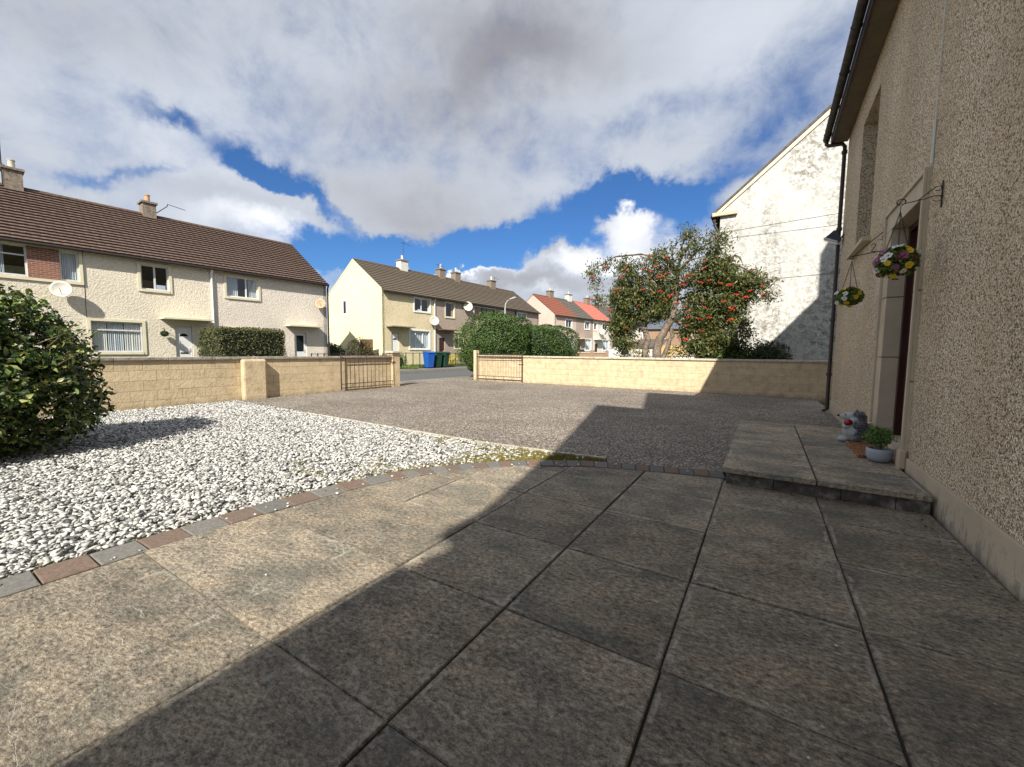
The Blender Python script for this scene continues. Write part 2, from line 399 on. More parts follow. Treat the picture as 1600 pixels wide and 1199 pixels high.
def m_bricks(name):
    m, nt, b = newmat(name)
    p = coords(nt)
    sw = node(nt, 'ShaderNodeSeparateXYZ'); nt.links.new(p, sw.inputs[0]); cb = node(nt, 'ShaderNodeCombineXYZ')
    nt.links.new(sw.outputs[1], cb.inputs[0]); nt.links.new(sw.outputs[2], cb.inputs[1])
    br = node(nt, 'ShaderNodeTexBrick'); nt.links.new(cb.outputs[0], br.inputs['Vector'])
    br.inputs['Scale'].default_value = 1.; br.inputs['Brick Width'].default_value = .2; br.inputs['Row Height'].default_value = .07
    br.inputs['Mortar Size'].default_value = .009; br.inputs['Color1'].default_value = (.27, .10, .06, 1); br.inputs['Color2'].default_value = (.16, .06, .04, 1)
    br.inputs['Mortar'].default_value = (.32, .25, .2, 1)
    nt.links.new(br.outputs[0], b.inputs['Base Color']); b.inputs['Roughness'].default_value = .9
    return m
def m_mat_wood():
    m, nt, b = newmat('brown doormat')
    p = wpos(nt, (1., 9., 1.)); p2 = wpos(nt, (4., 1.2, 1.))
    n = tex_noise(nt, p2, 11, 6, .75, 1.2)
    c = ramp(nt, n, [(.42, (.02, .010, .006)), (.47, (.26, .10, .03)), (.7, (.42, .18, .06))])
    nt.links.new(c, b.inputs['Base Color']); b.inputs['Roughness'].default_value = .85
    bump(nt, b, n, .008)
    return m

m_slab(); m_slab('step paving', 1.28); m_tarmac(); m_glass(); m_plinth(); m_blockpaint(); m_moss_bed(); m_bricks('brick infill'); m_mat_wood()
m_dash('pebble dash', [(0., (.16, .10, .052)), (.32, (.66, .50, .315)), (.65, (.92, .76, .54)), (1., (1., .95, .84))], 88, .009)
m_roughcast('cream harling', (.80, .73, .61), 15., .04)
m_roughcast('pale pink harling', (.79, .72, .64), 15., .04)
m_roughcast('yellow harling', (.86, .80, .52), 8., .02)
m_roughcast('warm cream harling', (.72, .62, .42), 8., .025)
m_roughcast('grey pink harling', (.42, .34, .29), 8., .025)
m_roughcast('pink harling', (.62, .50, .44), 8., .02)
m_roughcast('off white harling', (.72, .68, .62), 8., .02)
m_roughcast('white mottled render', (.62, .62, .61), 14., .02, .9, (.19, .17, .145))
simple('stone surround', (.56, .47, .34), (.46, .385, .28), 4., .7, 25, .002)
simple('cream band', (.72, .65, .48), (.62, .56, .42), 3., .7, 20, .002)
simple('concrete coping', (.30, .27, .23), (.13, .12, .10), 9., .9, 35, .006, c3=(.42, .39, .34))
simple('pale coping', (.48, .43, .34), (.26, .23, .18), 12., .9, 35, .005, c3=(.56, .52, .43))
simple('white plastic', (.80, .80, .80), (.74, .74, .74), 3., .35)
simple('grey metal frame', (.66, .67, .68), (.55, .56, .57), 3., .4)
simple('white door', (.78, .78, .79), (.72, .72, .74), 3., .4)
simple('dark red door', (.055, .014, .010), (.035, .010, .008), 6., .35)
simple('black iron', (.018, .016, .015), (.035, .022, .016), 20., .55)
simple('brown iron gate', (.045, .032, .026), (.085, .042, .028), 25., .6)
simple('brown cast pipe', (.045, .026, .020), (.025, .016, .014), 12., .5, 30, .002)
simple('mossy gutter', (.030, .022, .018), (.018, .014, .012), 9., .7, 20, .006, c3=(.085, .075, .055))
simple('soffit board', (.16, .125, .08), (.12, .095, .062), 4., .85, 15, .002)
simple('brown roof tile', (.115, .073, .056), (.06, .040, .032), 10., .85, c3=(.17, .125, .10))
simple('slate brown tile', (.105, .080, .058), (.045, .036, .028), 18., .9, c3=(.20, .17, .12))
simple('grey roof tile', (.10, .085, .07), (.045, .04, .034), 8., .9, c3=(.16, .14, .11))
simple('rust roof tile', (.26, .085, .05), (.17, .055, .035), 8., .9)
simple('coral roof tile', (.55, .17, .12), (.40, .12, .085), 8., .85)
simple('blue grey slate', (.10, .115, .15), (.075, .085, .11), 6., .7)
simple('chimney stone', (.22, .18, .14), (.10, .08, .065), 9., .9, 20, .01, c3=(.30, .25, .20))
simple('white chimney', (.72, .70, .66), (.55, .52, .47), 5., .8, 20, .005)
simple('clay pot', (.55, .33, .20), (.42, .25, .15), 9., .8)
simple('pale pot', (.62, .57, .48), (.45, .41, .34), 9., .8)
simple('dish grey', (.55, .54, .51), (.42, .41, .38), 5., .5)
simple('dish cream', (.60, .58, .52), (.50, .48, .42), 5., .55)
simple('rusty dish', (.50, .42, .34), (.42, .20, .07), 2.5, .6)
simple('curtain grey', (.66, .70, .74), (.52, .56, .62), 3., .9)
simple('curtain white', (.78, .78, .76), (.66, .66, .65), 3., .9)
simple('curtain blue', (.14, .24, .50), (.08, .14, .32), 3., .9)
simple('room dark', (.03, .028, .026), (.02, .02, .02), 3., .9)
simple('red curtain', (.35, .07, .05), (.18, .04, .03), 6., .9)
simple('brick plain', (.30, .13, .085), (.20, .09, .06), 10., .9)
simple('timber fence', (.55, .38, .17), (.42, .28, .12), 8., .8)
simple('brown shed timber', (.16, .085, .045), (.09, .05, .03), 8., .85)
simple('bark', (.19, .145, .11), (.06, .045, .035), 9., .9, 16, .035, c3=(.27, .23, .185))
simple('twig', (.16, .115, .075), (.09, .065, .04), 14., .9)
simple('dark core', (.012, .018, .008), (.006, .010, .005), 10., 1.)  # near black, paints the shade inside bushes and hedges
simple('road asphalt', (.105, .105, .105), (.075, .075, .076), 5., .9, 60, .004)
simple('far pavement', (.17, .155, .14), (.12, .11, .10), 6., .9, 60, .004)
simple('kerb concrete', (.26, .25, .23), (.18, .17, .16), 8., .9)
simple('grass ground', (.075, .095, .030), (.045, .060, .020), 3., .95, 40, .02)
simple('mortar dark', (.030, .026, .021), (.018, .016, .013), 30., .95)
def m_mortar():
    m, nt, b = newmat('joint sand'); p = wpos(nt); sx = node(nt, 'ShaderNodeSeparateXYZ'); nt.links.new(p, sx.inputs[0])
    k = maprange(nt, mathn(nt, 'ADD', sx.outputs[0], mathn(nt, 'MULTIPLY', tex_noise(nt, p, 2., 3, .6), 1.2)), -1.0, -1.7)  # joints coloured pale on the sunlit side, dark on the shaded side
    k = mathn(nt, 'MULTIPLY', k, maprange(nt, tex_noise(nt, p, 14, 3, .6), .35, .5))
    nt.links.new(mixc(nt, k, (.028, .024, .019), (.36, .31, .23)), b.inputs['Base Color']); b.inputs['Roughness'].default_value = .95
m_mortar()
simple('mortar painted', (.42, .31, .18), (.33, .245, .14), 12., .9, 40, .004)
simple('riser stone', (.10, .088, .072), (.03, .028, .026), 11., .85, 35, .012, c3=(.30, .28, .25))

simple('blue plastic', (.015, .10, .42), (.012, .08, .36), 3., .4)
simple('green plastic', (.012, .055, .032), (.010, .045, .028), 3., .45)
simple('green railing', (.010, .075, .035), (.010, .06, .03), 3., .5)
simple('brown plastic', (.035, .02, .015), (.03, .018, .012), 3., .5)
simple('lamp post grey', (.42, .43, .43), (.36, .37, .37), 3., .5)
simple('pot blue grey', (.34, .37, .42), (.29, .32, .37), 40., .55)
simple('soil', (.03, .02, .012), (.02, .014, .01), 30., 1.)
simple('hedgehog pale', (.42, .44, .43), (.27, .29, .29), 20., .45, 30, .004)
simple('hedgehog spine', (.16, .165, .18), (.03, .032, .04), 60., .5, c3=(.60, .61, .63))
simple('red glaze', (.32, .010, .012), (.22, .008, .01), 5., .15)
simple('black paint', (.008, .008, .008), (.006, .006, .006), 5., .3)
simple('lamp glass', (.55, .56, .58), (.48, .5, .52), 3., .2)
simple('white cable', (.68, .68, .66), (.55, .55, .53), 5., .5)
simple('car dark', (.02, .03, .035), (.018, .026, .03), 3., .25)
simple('car white', (.72, .73, .74), (.7, .7, .72), 3., .25)
simple('car glass', (.02, .025, .03), (.015, .02, .02), 3., .08)
simple('tyre', (.015, .015, .015), (.02, .02, .02), 3., .9)
simple('white wall paint', (.80, .79, .76), (.62, .60, .55), 4., .8, 20, .004)
simple('brick wall brown', (.34, .22, .15), (.24, .15, .10), 9., .9)
simple('purple petal', (.36, .10, .24), (.25, .05, .16), 40., .7)
simple('burgundy petal', (.13, .012, .035), (.08, .01, .02), 40., .7)
simple('yellow petal', (.70, .52, .03), (.62, .42, .02), 40., .7)
simple('white petal', (.74, .74, .72), (.66, .66, .64), 40., .7)
simple('basket coir', (.07, .045, .025), (.04, .025, .015), 40., .95)
simple('wheel metal', (.3, .3, .3), (.25, .25, .25), 3., .4)
m_obj_rand('edging block', [(0., (.15, .12, .10)), (.5, (.165, .12, .095)), (1., (.19, .125, .095))], .85, 45, .003)
m_obj_rand('grey edging block', [(0., (.125, .12, .112)), (.5, (.15, .145, .135)), (1., (.18, .17, .155))], .85, 45, .003)
m_island('gravel stone', [(0., (.07, .07, .07)), (.12, (.18, .18, .175)), (.3, (.34, .335, .32)), (.55, (.48, .47, .45)), (1., (.68, .665, .63))], .7, 0, 90)
m_island('laurel leaf', [(0., (.018, .038, .009)), (.5, (.036, .070, .014)), (.72, (.11, .16, .03)), (1., (.32, .34, .11))], .42, .12, spec=.45)
m_island('hedge leaf', [(0., (.02, .045, .010)), (.5, (.045, .09, .017)), (1., (.10, .155, .032))], .5, .18)
m_island('box leaf', [(0., (.045, .055, .018)), (.5, (.085, .095, .030)), (1., (.15, .15, .055))], .6, .15)
m_island('rowan leaf', [(0., (.040, .060, .018)), (.45, (.075, .105, .028)), (.8, (.12, .14, .04)), (1., (.26, .17, .07))], .5, .22)
m_island('bright leaf', [(0., (.06, .11, .02)), (.5, (.13, .20, .035)), (1., (.24, .30, .07))], .5, .22)
m_island('dry leaf', [(0., (.08, .075, .03)), (.5, (.15, .135, .06)), (1., (.26, .22, .10))], .6, .2)
m_island('dark leaf', [(0., (.02, .03, .012)), (.5, (.035, .055, .02)), (1., (.06, .075, .03))], .5, .1)
m_island('conifer leaf', [(0., (.05, .10, .025)), (.5, (.10, .18, .035)), (1., (.19, .29, .07))], .6, .15)
m_island('fallen leaf', [(0., (.10, .04, .02)), (.5, (.16, .08, .035)), (1., (.25, .17, .07))], .8)
m_island('moss blade', [(0., (.10, .10, .02)), (.5, (.20, .18, .035)), (1., (.34, .27, .07))], .7, .2)
m_island('rowan berry', [(0., (.26, .022, .012)), (.5, (.42, .035, .018)), (1., (.50, .09, .04))], .35, 0)
m_island('yellow flowers', [(0., (.10, .13, .02)), (.4, (.5, .40, .03)), (1., (.75, .60, .03))], .6, .1)

# ------------------------------------------------------------------ mesh builder
class MB:
    def __init__(s): s.v = []; s.f = []; s.n = 0
    def add(s, vs, fs):
        s.v.extend([tuple(map(float, p)) for p in vs]); s.f.extend([tuple(i + s.n for i in f) for f in fs]); s.n += len(vs); return s
    def box(s, x0, x1, y0, y1, z0, z1):
        return s.add([(x0, y0, z0), (x1, y0, z0), (x1, y1, z0), (x0, y1, z0), (x0, y0, z1), (x1, y0, z1), (x1, y1, z1), (x0, y1, z1)],
              [(0, 3, 2, 1), (4, 5, 6, 7), (0, 1, 5, 4), (1, 2, 6, 5), (2, 3, 7, 6), (3, 0, 4, 7)])
    def prism(s, poly, z0, z1):
        n = len(poly); area = sum(poly[i][0] * poly[(i + 1) % n][1] - poly[(i + 1) % n][0] * poly[i][1] for i in range(n))
        if area < 0: poly = poly[::-1]
        vs = [(p[0], p[1], z0) for p in poly] + [(p[0], p[1], z1) for p in poly]
        fs = [tuple(range(n))[::-1], tuple(range(n, 2 * n))] + [(i, (i + 1) % n, n + (i + 1) % n, n + i) for i in range(n)]
        return s.add(vs, fs)
    def prism_y(s, poly, y0, y1):      # poly in (x,z), extruded along y
        n = len(poly)
        vs = [(p[0], y0, p[1]) for p in poly] + [(p[0], y1, p[1]) for p in poly]
        fs = [tuple(range(n)), tuple(range(n, 2 * n))[::-1]] + [(i, n + i, n + (i + 1) % n, (i + 1) % n) for i in range(n)]
        return s.add(vs, fs)
    def prism_x(s, poly, x0, x1):      # poly in (y,z)
        n = len(poly)
        vs = [(x0, p[0], p[1]) for p in poly] + [(x1, p[0], p[1]) for p in poly]
        fs = [tuple(range(n))[::-1], tuple(range(n, 2 * n))] + [(i, (i + 1) % n, n + (i + 1) % n, n + i) for i in range(n)]
        return s.add(vs, fs)
    def tube(s, pts, r, seg=8, cap=True):
        pts = [Vector(p) for p in pts]; n = len(pts)
        rr = r if isinstance(r, (list, tuple)) else [r] * n
        rings = []; ref = None
        for i, p in enumerate(pts):
            d = (pts[min(i + 1, n - 1)] - pts[max(i - 1, 0)])
            if d.length < 1e-9: d = Vector((0, 0, 1))
            d.normalize()
            if ref is None or abs(ref.dot(d)) > .98: ref = Vector((1, 0, 0)) if abs(d.x) < .8 else Vector((0, 1, 0))
            a = d.cross(ref).normalized(); b = d.cross(a).normalized(); ref = -b.cross(d) if False else ref
            rings.append([p + (a * math.cos(2 * PI * k / seg) + b * math.sin(2 * PI * k / seg)) * rr[i] for k in range(seg)])
        vs = [q for rg in rings for q in rg]; fs = []
        for i in range(n - 1):
            for k in range(seg):
                fs.append((i * seg + k, i * seg + (k + 1) % seg, (i + 1) * seg + (k + 1) % seg, (i + 1) * seg + k))
        if cap: fs.append(tuple(range(seg))); fs.append(tuple(range((n - 1) * seg, n * seg))[::-1])
        return s.add(vs, fs)
    def lathe(s, prof, c=(0, 0, 0), seg=20):
        vs = []; fs = []
        for (r, z) in prof:
            for k in range(seg): vs.append((c[0] + r * math.cos(2 * PI * k / seg), c[1] + r * math.sin(2 * PI * k / seg), c[2] + z))
        for i in range(len(prof) - 1):
            for k in range(seg): fs.append((i * seg + k, i * seg + (k + 1) % seg, (i + 1) * seg + (k + 1) % seg, (i + 1) * seg + k))
        fs.append(tuple(range(seg))[::-1]); m = (len(prof) - 1) * seg; fs.append(tuple(range(m, m + seg)))
        return s.add(vs, fs)
    def sphere(s, c, r, seg=10, rings=7, sc=(1, 1, 1)):
        vs = [(c[0], c[1], c[2] + r * sc[2])]
        for i in range(1, rings):
            t = PI * i / rings
            for k in range(seg):
                a = 2 * PI * k / seg
                vs.append((c[0] + r * sc[0] * math.sin(t) * math.cos(a), c[1] + r * sc[1] * math.sin(t) * math.sin(a), c[2] + r * sc[2] * math.cos(t)))
        vs.append((c[0], c[1], c[2] - r * sc[2])); fs = []
        for k in range(seg): fs.append((0, 1 + k, 1 + (k + 1) % seg))
        for i in range(rings - 2):
            for k in range(seg): fs.append((1 + i * seg + k, 1 + (i + 1) * seg + k, 1 + (i + 1) * seg + (k + 1) % seg, 1 + i * seg + (k + 1) % seg))
        l = len(vs) - 1; b0 = 1 + (rings - 2) * seg
        for k in range(seg): fs.append((l, b0 + (k + 1) % seg, b0 + k))
        return s.add(vs, fs)
    def mesh(s, name, mat, smooth=False):
        me = bpy.data.meshes.new(name); me.from_pydata(s.v, [], s.f); me.update()
        if mat: me.materials.append(MATS[mat])
        if smooth: me.shade_smooth()
        return me
def obj(name, mb, mat, parent=None, smooth=False, loc=None, rz=None, bevel=0):
    me = mb.mesh(name, mat, smooth) if isinstance(mb, MB) else mb
    o = bpy.data.objects.new(name, me); COL.objects.link(o)
    if parent: o.parent = parent
    if loc: o.location = loc
    if rz is not None: o.rotation_euler = (0, 0, rz)
    if bevel:
        b = o.modifiers.new('bevel', 'BEVEL'); b.width = bevel; b.segments = 2; b.limit_method = 'ANGLE'
    return o
def tag(o, label=None, cat=None, group=None, kind=None):
    if label: o['label'] = label
    if cat: o['category'] = cat
    if group: o['group'] = group
    if kind: o['kind'] = kind
    return o
def thing(name, label, cat, loc=(0, 0, 0), rz=0, group=None):
    o = bpy.data.objects.new(name, None); COL.objects.link(o); o.location = loc; o.rotation_euler = (0, 0, rz)
    o.empty_display_size = .2
    return tag(o, label, cat, group)
def struct(name, mb, mat): return tag(obj(name, mb, mat), kind='structure')
def np_mesh(name, V, F, mat, smooth=False):
    """V (n,3), F (m,k) numpy"""
    me = bpy.data.meshes.new(name); n, k = F.shape
    me.vertices.add(len(V)); me.vertices.foreach_set('co', np.asarray(V, np.float32).ravel())
    me.loops.add(n * k); me.loops.foreach_set('vertex_index', F.astype(np.int32).ravel())
    me.polygons.add(n); me.polygons.foreach_set('loop_start', np.arange(0, n * k, k, dtype=np.int32))
    me.polygons.foreach_set('loop_total', np.full(n, k, np.int32))
    if smooth: me.polygons.foreach_set('use_smooth', np.ones(n, bool))
    me.update(calc_edges=True); me.materials.append(MATS[mat]); return me

def leaf_mesh(name, P, Nn, L, W, mat, fold=.25, jitter=.6, droop=0.):
    """one folded 4-triangle leaf per point; P points, Nn outward normals"""
    n = len(P)
    L = np.broadcast_to(L, n) * rng.uniform(.7, 1.25, n); W = np.broadcast_to(W, n) * rng.uniform(.75, 1.2, n)
    nr = Nn + rng.normal(0, jitter, (n, 3)); nr /= np.linalg.norm(nr, axis=1)[:, None]
    t = rng.normal(0, 1, (n, 3)); t[:, 2] -= droop; t -= nr * np.sum(t * nr, 1)[:, None]; t /= np.linalg.norm(t, axis=1)[:, None]
    s = np.cross(nr, t)
    b = P - t * L[:, None] * .5; tip = P + t * L[:, None] * .5 - nr * (L * .12)[:, None]
    m1 = P - t * (L * .08)[:, None]
    l = m1 + s * (W * .5)[:, None] + nr * (W * fold)[:, None]; r = m1 - s * (W * .5)[:, None] + nr * (W * fold)[:, None]
    V = np.stack([b, r, tip, l, m1], 1).reshape(-1, 3); i = np.arange(n)[:, None] * 5
    F = np.concatenate([i + [[0, 1, 4]], i + [[1, 2, 4]], i + [[2, 3, 4]], i + [[3, 0, 4]]], 0)
    return np_mesh(name, V, F, mat)
def fbm(P, s, seed=0):
    from mathutils import noise
    return np.array([noise.fractal(Vector((p[0] * s + seed, p[1] * s, p[2] * s)), 1.0, 2.0, 3) for p in P])

# ------------------------------------------------------------------ ground setting
G = MB().add([(-600, -600, -.12), (600, -600, -.12), (600, 900, -.12), (-600, 900, -.12)], [(0, 1, 2, 3)])
struct('ground', G, 'grass ground')
# road runs beyond the front wall
struct('near_pavement', MB().box(-12.75, -11.36, -60, 140, -.1, -.004), 'worn tarmac chippings')
struct('near_kerb', MB().box(-12.9, -12.752, -60, 140, -.1, -.002), 'kerb concrete')
struct('road', MB().box(-17.3, -12.902, -60, 140, -.1, -.03), 'road asphalt')
struct('far_kerb', MB().box(-17.45, -17.302, -60, 140, -.1, .09), 'kerb concrete')
struct('far_pavement', MB().box(-19.4, -17.452, -60, 140, -.1, .12), 'far pavement')
struct('front_gardens', MB().box(-60, -19.402, -60, 160, -.1, .22), 'grass ground')
struct('neighbour_garden', MB().box(-11.35, 8, 14.95, 120, -.1, .02), 'grass ground')

# inner edge of the curved border (world XY) and its outward offset
inner = [(-3.27, -1.6), (-3.27, .4), (-3.27, .8), (-3.27, 1.2), (-3.26, 1.5), (-3.25, 1.8), (-3.18, 2.35), (-3.07, 2.76), (-2.88, 3.16), (-2.58, 3.57), (-2.22, 3.93), (-1.73, 4.23), (-1.38, 4.37), (-1.03, 4.48), (-.67, 4.57), (-.28, 4.65)]
def resample(pts, step):
    P = [Vector(p) for p in pts]; d = [0]
    for a, b in zip(P, P[1:]): d.append(d[-1] + (b - a).length)
    n = max(1, round(d[-1] / step)); out = []
    for k in range(n + 1):
        t = d[-1] * k / n; i = 0
        while i < len(d) - 2 and d[i + 1] < t: i += 1
        f = (t - d[i]) / (d[i + 1] - d[i]); out.append(P[i].lerp(P[i + 1], f))
    return out
_k = 10
inn = resample(inner[:8], .235) + resample(inner[7:], .150)[1:]
def offs(pts, w):
    out = []
    for i, p in enumerate(pts):
        d = (pts[min(i + 1, len(pts) - 1)] - pts[max(i - 1, 0)]).normalized()
        out.append(p + Vector((-d.y, d.x)) * w)
    return out
outn = offs(inn, .245)
edge_drive = [(-11.17, 5.02), (-10.76, 4.98), (-7.84, 4.83), (-4.78, 4.68), (-3.25, 4.63), (-2.2, 4.70), (-1.58, 4.76)]

# driveway sheet
dp = [(p[0], p[1]) for p in edge_drive] + [(p.x, p.y) for p in outn if p.x > -1.55] + [(-.2, 5.0), (1.3, 5.0), (1.3, 14.6), (-11.15, 14.6), (-11.36, 14.2), (-11.36, 10.3), (-11.17, 10.15)]
struct('driveway', MB().prism(dp, -.08, .0), 'worn tarmac chippings')
# concrete strip between gravel and driveway
sb = MB(); ed = [Vector(p) for p in edge_drive]; eo = offs(ed, -.05)
for i in range(2, len(ed) - 1):
    sb.prism([ed[i], ed[i + 1], eo[i + 1], eo[i]], -.08, .012)
struct('edging_strip', sb, 'pale coping')
# gravel bed
gp = [(p[0], p[1] - .02) for p in edge_drive][::-1] + [(-11.17, -3)] + [(-3.55, -3)] + [(p.x, p.y) for p in outn if p.x < -1.7]
gbed = struct('gravel_bed', MB().prism(gp, -.08, -.035), 'gravel bed soil and moss')
# patio bed with slabs
bedpoly = [(p.x, p.y) for p in inn] + [(1.2, 4.65), (1.2, -1.6)]
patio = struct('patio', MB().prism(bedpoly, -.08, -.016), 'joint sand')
def clip(poly, a, b, c):       # keep a*x+b*y<=c
    out = []
    for i in range(len(poly)):
        p, q = poly[i], poly[(i + 1) % len(poly)]
        dp_, dq = a * p[0] + b * p[1] - c, a * q[0] + b * q[1] - c
        if dp_ <= 0: out.append(p)
        if dp_ * dq < 0:
            t = dp_ / (dp_ - dq); out.append((p[0] + (q[0] - p[0]) * t, p[1] + (q[1] - p[1]) * t))
    return out
def slab_mesh(poly, th=.045, cx_=0., cy_=0., mt='riven paving'):
    bm = bmesh.new()
    vs = [bm.verts.new((p[0] - cx_, p[1] - cy_, 0)) for p in poly]
    f = bm.faces.new(vs)
    if f.normal.z < 0: f.normal_flip()
    r = bmesh.ops.extrude_face_region(bm, geom=[f])
    for v in [g for g in r['geom'] if isinstance(g, bmesh.types.BMVert)]: v.co.z -= th
    bmesh.ops.recalc_face_normals(bm, faces=bm.faces)
    es = [e for e in bm.edges if all(abs(v.co.z) < 1e-5 for v in e.verts)]
    bmesh.ops.bevel(bm, geom=es, offset=.004, segments=2, affect='EDGES', clamp_overlap=True)
    me = bpy.data.meshes.new('paving_slab'); bm.to_mesh(me); bm.free(); me.materials.append(MATS[mt]); return me
HV = .3732
full = slab_mesh([(-.3708, -HV), (.3708, -HV), (.3708, HV), (-.3708, HV)])
ctr = Vector((-1, 1))
for ix in range(6):
    x0 = -3.30 + ix * .75
    for iy in range(-2, 7):
        y0 = .15 + (iy) * .75 - .0
        if y0 < -1.5 or y0 > 4.6: continue
        w = .3708; cx0, cy0 = x0 + .375, y0 + .375
        poly = [(cx0 - w, cy0 - HV), (cx0 + w, cy0 - HV), (cx0 + w, cy0 + HV), (cx0 - w, cy0 + HV)]
        n0 = list(poly)
        if y0 < 2.3 and ix == 1: continue
        if y0 < 2.3 and ix == 0:
            cx0 += .375; poly = [(cx0 - w - .375, cy0 - HV), (cx0 + w + .375, cy0 - HV), (cx0 + w + .375, cy0 + HV), (cx0 - w - .375, cy0 + HV)]
        for a, b in zip(inn, inn[1:]):
            d = (b - a).normalized(); nx, ny = -d.y, d.x     # outward normal (left of travel)
            poly = clip(poly, nx, ny, nx * a.x + ny * a.y - .004)
            if len(poly) < 3: break
        if len(poly) < 3: continue
        if x0 > -.4 : poly = clip(poly, 0, 1, 4.60)
        poly = clip(poly, 1, 0, 1.195)
        if len(poly) < 3: continue
        ar = abs(sum(poly[i][0] * poly[(i + 1) % len(poly)][1] - poly[(i + 1) % len(poly)][0] * poly[i][1] for i in range(len(poly)))) / 2
        if ar < .01: continue
        me = full if poly == n0 else slab_mesh(poly, .045, cx0, cy0)
        o = obj('paving_slab', me, None, patio, loc=(cx0 + random.uniform(-.002, .002), cy0 + random.uniform(-.002, .002), random.uniform(-.004, .002)))
        o.rotation_euler = (random.uniform(-.004, .004), random.uniform(-.004, .004), random.uniform(-.003, .003))
# curved course of blocks
bord = struct('block_edging', MB().prism([(p.x, p.y) for p in inn] + [(p.x, p.y) for p in outn[::-1]], -.08, -.025), 'mortar dark')
for i in range(len(inn) - 1):
    a, b, c, d = inn[i], inn[i + 1], outn[i + 1], outn[i]
    c0 = (a + b + c + d) / 4
    pl = [c0 + (q - c0) * .965 for q in (a, b, c, d)]
    bm = bmesh.new(); vs = [bm.verts.new((q.x - c0.x, q.y - c0.y, 0)) for q in pl]; f = bm.faces.new(vs)
    if f.normal.z < 0: f.normal_flip()
    r = bmesh.ops.extrude_face_region(bm, geom=[f])
    for v in [g for g in r['geom'] if isinstance(g, bmesh.types.BMVert)]: v.co.z -= .05
    bmesh.ops.recalc_face_normals(bm, faces=bm.faces)
    bmesh.ops.bevel(bm, geom=[e for e in bm.edges if all(abs(v.co.z) < 1e-5 for v in e.verts)], offset=.006, segments=1, affect='EDGES')
    me = bpy.data.meshes.new('paving_block'); bm.to_mesh(me); bm.free(); me.materials.append(MATS['edging block' if i % 2 else 'grey edging block'])
    o = obj('paving_block', me, None, bord, loc=(c0.x, c0.y, .006 + random.uniform(-.003, .004)))
    o.rotation_euler = (random.uniform(-.01, .01), random.uniform(-.01, .01), random.uniform(-.012, .012))

# white gravel
def gravel():
    n = 118000
    P = np.stack([rng.uniform(-11.12, -1.8, n), rng.uniform(-.9, 5.0, n)], 1)
    # keep inside: south of drive edge, outside border
    ex = np.array([p[0] for p in edge_drive]); ey = np.array([p[1] for p in edge_drive])
    ok = P[:, 1] < np.interp(P[:, 0], ex, ey) - .02
    ox = np.array([p.x for p in outn]); oy = np.array([p.y for p in outn])
    bx = np.interp(P[:, 1], oy, ox)          # border x at this y (valid for y<4.5)
    ok &= P[:, 0] < bx - .01
    # invisible parts: far behind the left frame edge
    ok &= P[:, 1] > -.12 * (-P[:, 0]) * .4 - .1
    # stones thin out towards the mossy tip and in weedy spots
    tip = np.clip((P[:, 0] + 3.3) / 1.2, 0, 1)
    nz = fbm(np.c_[P, np.zeros(n)][:, :3], 2.2, 3.)
    near_edge = np.clip(1 - (bx - P[:, 0]) / .5, 0, 1) * (P[:, 0] > -4.2)
    ok &= rng.uniform(0, 1, n) > tip * .85 + near_edge * .35 * (nz > -.1)
    P = P[ok]; n = len(P)
    t = (1 + 5 ** .5) / 2
    ico = np.array([(-1, t, 0), (1, t, 0), (-1, -t, 0), (1, -t, 0), (0, -1, t), (0, 1, t), (0, -1, -t), (0, 1, -t), (t, 0, -1), (t, 0, 1), (-t, 0, -1), (-t, 0, 1)]) / 1.902
    F = np.array([(0, 11, 5), (0, 5, 1), (0, 1, 7), (0, 7, 10), (0, 10, 11), (1, 5, 9), (5, 11, 4), (11, 10, 2), (10, 7, 6), (7, 1, 8), (3, 9, 4), (3, 4, 2), (3, 2, 6), (3, 6, 8), (3, 8, 9), (4, 9, 5), (2, 4, 11), (6, 2, 10), (8, 6, 7), (9, 8, 1)])
    V = ico[None] * rng.uniform(.66, 1.25, (n, 12, 1))
    s = rng.uniform(.0105, .0225, n)[:, None, None] * np.stack([rng.uniform(.95, 1.7, n), rng.uniform(.65, 1.05, n), rng.uniform(.30, .62, n)], 1)[:, None]
    V = V * s
    a = rng.uniform(0, 2 * PI, n); tl = rng.normal(0, .35, n); ca, sa, ct, st = np.cos(a), np.sin(a), np.cos(tl), np.sin(tl)
    y, z = V[..., 1] * ct[:, None] - V[..., 2] * st[:, None], V[..., 1] * st[:, None] + V[..., 2] * ct[:, None]
    x = V[..., 0]; tx = rng.normal(0, .35, n); cx2, sx2 = np.cos(tx)[:, None], np.sin(tx)[:, None]
    x, z = x * cx2 - z * sx2, x * sx2 + z * cx2
    X = x * ca[:, None] - y * sa[:, None] + P[:, :1]; Y = x * sa[:, None] + y * ca[:, None] + P[:, 1:2]
    Z = z + rng.uniform(-.028, .012, n)[:, None]
    V = np.stack([X, Y, Z], 2).reshape(-1, 3)
    FF = (F[None] + (np.arange(n) * 12)[:, None, None]).reshape(-1, 3)
    o = obj('white_gravel', np_mesh('white_gravel', V, FF, 'gravel stone'), None)
    tag(o, 'loose white and grey gravel chips between the patio border and the left wall', 'gravel', kind='stuff')
gravel()
